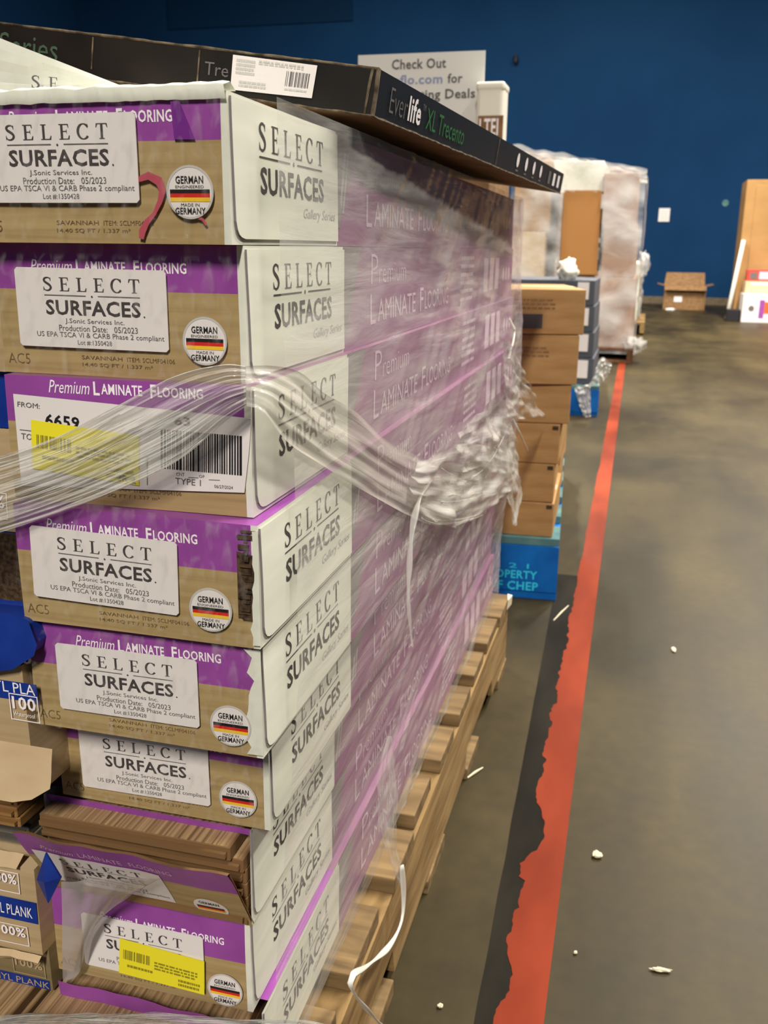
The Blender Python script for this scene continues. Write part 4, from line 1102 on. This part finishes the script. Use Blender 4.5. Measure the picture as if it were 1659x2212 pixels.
# ================================================================== TALL WRAPPED PALLET
t = thing('wooden_pallet', (-.045, 6.66, 0), 'dark wooden pallet under the tall film-wrapped load', 'pallet')
for x0 in (-.04,-.5,-.96):
    mb = MB(); mb.box(x0,x0+.04,0,1.2,.018,.085); mb.build('stringer', 'pallet_red', t)
for i in range(7):
    mb = MB(); mb.box(-1.0,0,i*.18,i*.18+.10,.0852,.103); mb.build('deck_board', 'pallet_red', t, bevel=.002)
for y in (0,.55,1.1):
    mb = MB(); mb.box(-1.0,0,y,y+.10,.0,.0178); mb.build('bottom_board', 'pallet_red', t, bevel=.002)
GT = 'cartons of the tall wrapped load'
def pack(x0, x1, y0, d, z0, z1, mat, label, nm='packed_carton'):
    t = thing(nm, (x1, y0, z0), label, 'carton', GT)
    mb = MB(); mb.box(-(x1-x0), 0, 0, d, 0, z1-z0); mb.build('carton_body', [mat], t, bevel=.004)
    mb = MB(); mb.box(-(x1-x0)+.01, -.01, d/2-.03, d/2+.03, z1-z0-.0005, z1-z0+.001); mb.build('packing_tape', 'kraft_pale', t)
pack(-.30,-.06,6.72,1.0,.1032,.56,'pinkish','pinkish carton at the lower right of the tall wrapped load')
pack(-.30,-.08,6.72,1.0,.561,.90,'pinkish','pinkish carton halfway up the right of the tall wrapped load')
pack(-.32,-.10,6.72,1.0,.901,1.22,'pinkish','pinkish carton at the upper right of the tall wrapped load')
pack(-.60,-.302,6.72,1.0,.1032,.60,'pinkish','pinkish carton at the bottom middle of the tall wrapped load')
pack(-.60,-.322,6.74,1.0,.601,1.10,'pinkish','pinkish carton behind the tall cardboard sheet')
pack(-.90,-.605,6.72,.9,.1032,.55,'kraft_pale','pale tan carton at the lower left of the tall wrapped load')
pack(-.90,-.68,6.72,.9,.551,.85,'kraft_pale','pale tan carton halfway up the left of the tall wrapped load')
pack(-.90,-.66,6.72,.9,.851,1.30,'kraft','brown carton at the upper left of the tall wrapped load')
pack(-.655,-.325,6.76,.9,1.101,1.30,'white_card','white carton on the top middle of the tall wrapped load')
mb = MB(); mb.box(-.245,0,0,.008,0,.54)
o = mb.build('cardboard_sheet', 'board_orange', bevel=.001); o.location = (-.326, 6.70, .575); o.rotation_euler = (0,math.radians(0.0),0)
tag(o, 'plain orange-brown cardboard sheet upright on the front of the wrapped load', 'cardboard')
tf = thing('stretch_wrap', (-.5, 7.2, .10), 'cloudy white film wrapped round the tall far load', 'plastic wrap')
O3 = Vector((-.5,7.2,.10))
def wrapwall(pa, pb, z0, z1, seed, nm, hole=None, topf=None, nu=60, nv=80):
    d = (Vector(pb)-Vector(pa)); n = Vector((d.y,-d.x,0)).normalized(); rows = []
    for i in range(nu+1):
        R = []
        for j in range(nv+1):
            s, q = i/nu, j/nv; z = z0+(( topf(s) if topf else z1)-z0)*q
            p = Vector(pa)+d*s; p.z = z
            h = .008*noise.noise(Vector((s*4, z*5, seed))) + .004*noise.noise(Vector((s*9+z*4, z*12, seed+3))) + .001*noise.noise(Vector((s*30,z*26,seed)))
            R.append(p+n*(h+.018)-O3)
        rows.append(R)
    mb = MB(); mb.sheet(rows)
    if hole:
        keep = [k for k, f in enumerate(mb.f) if not hole(sum((mb.v[i] for i in f), Vector())/4+O3)]
        mb.f = [mb.f[k] for k in keep]; mb.m = [mb.m[k] for k in keep]
    o = mb.build(nm, 'film_far', tf, smooth=True); return o
hole = lambda p: -.575-.02*noise.noise(Vector((p.z*9,0,0))) < p.x < -.318+.006*noise.noise(Vector((p.z*9,4,0))) and .56 < p.z < 1.105
wrapwall((-.92,6.685,0),(-.05,6.685,0),.06,1.36,1,'front_film',hole,lambda s: 1.40-.16*s+.02*noise.noise(Vector((s*9,0,0))))
wrapwall((-.062,6.69,0),(-.062,7.75,0),.05,1.20,7,'side_film',None,None,40,60)
rows = [[Vector((-.92+.87*i/40, 6.67+1.1*j/30, 1.375-.15*i/40+.03*noise.noise(Vector((i*.3,j*.3,5)))+.012*noise.noise(Vector((i*.9,j*.8,9)))))-O3 for j in range(31)] for i in range(41)]
mb = MB(); mb.sheet(rows); mb.build('top_film', 'film_far', tf, smooth=True)
mb = MB(); mb.lumps((.455,-.5,.02), .07,.10,.055,8,.5); mb.build('bunched_hem', 'film_far', tf, smooth=True)
# wrapped load behind it
t = thing('wooden_pallet', (.02, 9.0, 0), 'pale wooden pallet just showing behind the tall wrapped load', 'pallet')
for x0 in (-.04,-.5,-.96):
    mb = MB(); mb.box(x0,x0+.04,0,1.2,.018,.10); mb.build('stringer', 'pallet_wood', t)
for i in range(7):
    mb = MB(); mb.box(-1.0,0,i*.18,i*.18+.10,.1002,.118); mb.build('deck_board', 'pallet_wood', t, bevel=.002)
t = thing('wrapped_load', (.0, 9.05, .118), 'white film-wrapped load on the pale pallet behind the tall one', 'wrapped load')
mb = MB(); mb.box(-.9,-.05,0,1.0,0,.52); mb.build('carton_body', 'white_card', t, bevel=.02)
rows = [[Vector((-.04+.04*noise.noise(Vector((i*.4,j*.4,3))), -.03+1.0*i/20, .60*j/24+.002)) for j in range(25)] for i in range(21)]
mb = MB(); mb.sheet(rows); mb.lumps((-.03,-.02,.50),.05,.07,.10,4,.5); mb.build('film', 'film_far', t, smooth=True)

# ================================================================== FAR WALL ITEMS
mb = MB(); mb.box(-.075,.075,-.004,0,-.09,.09)
e = FRONT(.0046); 
for r in range(4): scribble(mb, e, -.055,.055,-.07+r*.035,-.045+r*.035,1,1,r)
o = mb.build('wall_notice', ['paper','sticker_rim']); o.location = (.172,14.642,1.228); tag(o, 'small white paper notice taped to the blue wall', 'notice')
mb = MB(); mb.tube([(0,0,0),(0,-.05,0),(0,-.06,.05)], .022, 8); mb.lumps((0,-.05,-.02),.035,.035,.06,2,.2)
o = mb.build('wall_hook', 'black', smooth=True); o.location = (-2.03,14.648,3.33); tag(o, 'small dark hook fixed high on the blue wall', 'hook')
mb = MB(); disc(mb, FRONT(0.0), 0, 0, .045, 0, 16); o = mb.build('wall_patch', 'pallet_teal'); o.location = (.98,14.646,1.39); tag(o, 'faint pale paint patch on the blue wall above the right', 'paint patch')
# open cardboard box
t = thing('open_box', (.50, 13.2, 0), 'empty open cardboard box standing on the floor by the blue wall', 'box')
bw, bd, bh = .52, .42, .30
for a in [(-bw/2,bw/2,0,.008),(-bw/2,bw/2,bd-.008,bd)]:
    mb = MB(); mb.box(a[0],a[1],a[2],a[3],0.008,bh); mb.build('side_wall', 'kraft_dark', t)
for x in (-bw/2, bw/2-.008):
    mb = MB(); mb.box(x,x+.008,.009,bd-.009,0.008,bh); mb.build('side_wall', 'kraft_dark', t)
mb = MB(); mb.box(-bw/2,bw/2,0,bd,0,.0075); mb.build('base', 'kraft_dark', t)
mb = MB(); mb.add([(-bw/2,bd,bh),(bw/2,bd,bh),(bw/2-.01,bd+.09,bh+.16),(-bw/2+.02,bd+.09,bh+.16),(-bw/2,bd+.008,bh),(bw/2,bd+.008,bh),(bw/2-.01,bd+.098,bh+.16),(-bw/2+.02,bd+.098,bh+.16)], [(0,1,2,3),(7,6,5,4),(0,3,7,4),(1,5,6,2),(2,6,7,3)]); mb.build('flap', 'kraft_dark', t)
mb = MB(); mb.add([(-bw/2,0,bh),(bw/2,0,bh),(bw/2,-.07,bh-.05),(-bw/2,-.07,bh-.05),(-bw/2,.006,bh+.006),(bw/2,.006,bh+.006),(bw/2,-.064,bh-.044),(-bw/2,-.064,bh-.044)], [(0,3,2,1),(4,5,6,7),(3,7,6,2),(0,4,7,3),(1,2,6,5)]); 
mb.build('flap', 'kraft_dark', t)
for sg in (-1,1):
    mb = MB(); x = sg*bw/2; x2 = sg*(bw/2+.09)
    mb.add([(x,0,bh),(x,bd,bh),(x2,bd-.02,bh+.02),(x2,.02,bh+.02),(x,0,bh+.007),(x,bd,bh+.007),(x2,bd-.02,bh+.027),(x2,.02,bh+.027)], [(0,1,2,3),(7,6,5,4),(2,6,7,3),(0,3,7,4),(1,5,6,2)]); mb.build('flap', 'kraft_dark', t)
mb = MB(); rect(mb, FRONT(.002), -.13,-.03,.10,.17,0); o = mb.build('paper_label', 'paper', t)
mb = MB(); mb.lumps((0,0,.012),.06,.05,.02,2,.4); o = mb.build('paper_scrap', 'paper', smooth=True); o.location = (.33,12.95,0); tag(o, 'white scrap on the floor in front of the open cardboard box', 'scrap')
# pvc pipe leaning by the big carton
mb = MB(); a = Vector((.905,11.45,.012)); b = Vector((1.01,11.62,.86))
mb.tube([Vector((0,0,0)), (b-a)*.5, b-a], .022, 10); o = mb.build('white_pipe', 'white_plastic', smooth=True); o.location = a; tag(o, 'white pipe leaning against the tall brown carton on the right', 'pipe')
# tall brown carton
t = thing('tall_carton', (.985, 11.66, 0), 'tall brown cardboard carton at the right edge of the photo', 'carton')
mb = MB(); mb.box(0,.95,0,.6,0,1.50); mb.build('carton_body', 'brown_carton', t, bevel=.006)
mb = MB(); mb.box(.10,.95,-.012,-.001,.10,1.44); mb.build('front_panel', 'brown_carton', t, bevel=.004)
mb = MB(); disc(mb, FRONT(.0135), .42, 1.15, .05, 0, 16); mb.build('stain', 'kraft_dark', t)
# printed boxes in front
def pbox(loc, w, d, h, label, mats, art):
    t = thing('printed_box', loc, label, 'box'); mb = MB(); mb.box(0,w,0,d,0,h); mb.build('carton_body', mats[0], t, bevel=.004)
    mb = MB(); art(mb, FRONT(.003)); mb.build('print', mats[1:], t)
pbox((1.03,11.13,0), .55,.40,.30, 'white box with orange and purple print on the floor before the tall carton', ['paper','orange_box','purple','ink_mid'],
     lambda mb,f: (rect(mb,f,.22,.50,.10,.22,0), rect(mb,f,.17,.22,.05,.24,1), disc(mb,f,.09,.15,.03,2,12)))
pbox((1.05,11.28,.301), .5,.25,.13, 'tan flat box lying on the white box before the tall carton', ['kraft_pale','paper'], lambda mb,f: rect(mb,f,.05,.25,.09,.115,0))
pbox((1.06,11.30,.432), .5,.24,.12, 'red printed box on top of the small pile before the tall carton', ['red_box','ink_lilac','ink_mid'], lambda mb,f: (rect(mb,f,.12,.4,.02,.10,0), rect(mb,f,.03,.10,.02,.09,1)))
mb = MB(); mb.box(0,.14,0,.12,0,.13); o = mb.build('black_box', 'black', bevel=.006); o.location = (.88,11.22,0); tag(o, 'small black box on the floor at the left of the white printed box', 'box')

# ================================================================== FLOOR LITTER
def scrap(px, py, sx, sy, sz, rz, label, seed):
    p = on_z(px, py, 0); mb = MB(); mb.lumps((0,0,sz), sx, sy, sz, seed, .5, n=8)
    o = mb.build('floor_scrap', 'chip'); o.location = (p.x, p.y, .0003); o.rotation_euler = (0,0,rz); tag(o, label, 'litter', 'scraps on the concrete')
scrap(1455,1405,.004,.012,.002,.1,'pale chip on the concrete to the right of the tape, farther one',1)
scrap(1290,1850,.006,.006,.003,0,'small whitish crumb just right of the orange tape',2)
scrap(1426,2098,.010,.003,.002,.1,'pale sliver on the concrete near the bottom right',3)
scrap(1243,2060,.002,.002,.0015,0,'tiny pale crumb right of the orange tape near the bottom',4)
scrap(951,2176,.0025,.0025,.002,0,'white round crumb on the dark floor near the bottom centre',5)
def sliver(p0, p1, label):
    a, b = on_z(*p0, .002), on_z(*p1, .002); mb = MB(); mb.tube([Vector((0,0,0)), (b-a)*.5+Vector((0,0,.001)), b-a], [.0012,.002,.001], 6)
    o = mb.build('wood_splinter', 'chip'); o.location = a; tag(o, label, 'splinter', 'wood splinters on the floor')
sliver((1010,1680),(1043,1658),'wood splinter on the floor between pallet and black tape')
sliver((1196,1340),(1228,1308),'thin twig-like splinter on the floor before the blue pallet')
bpy.context.view_layer.update()
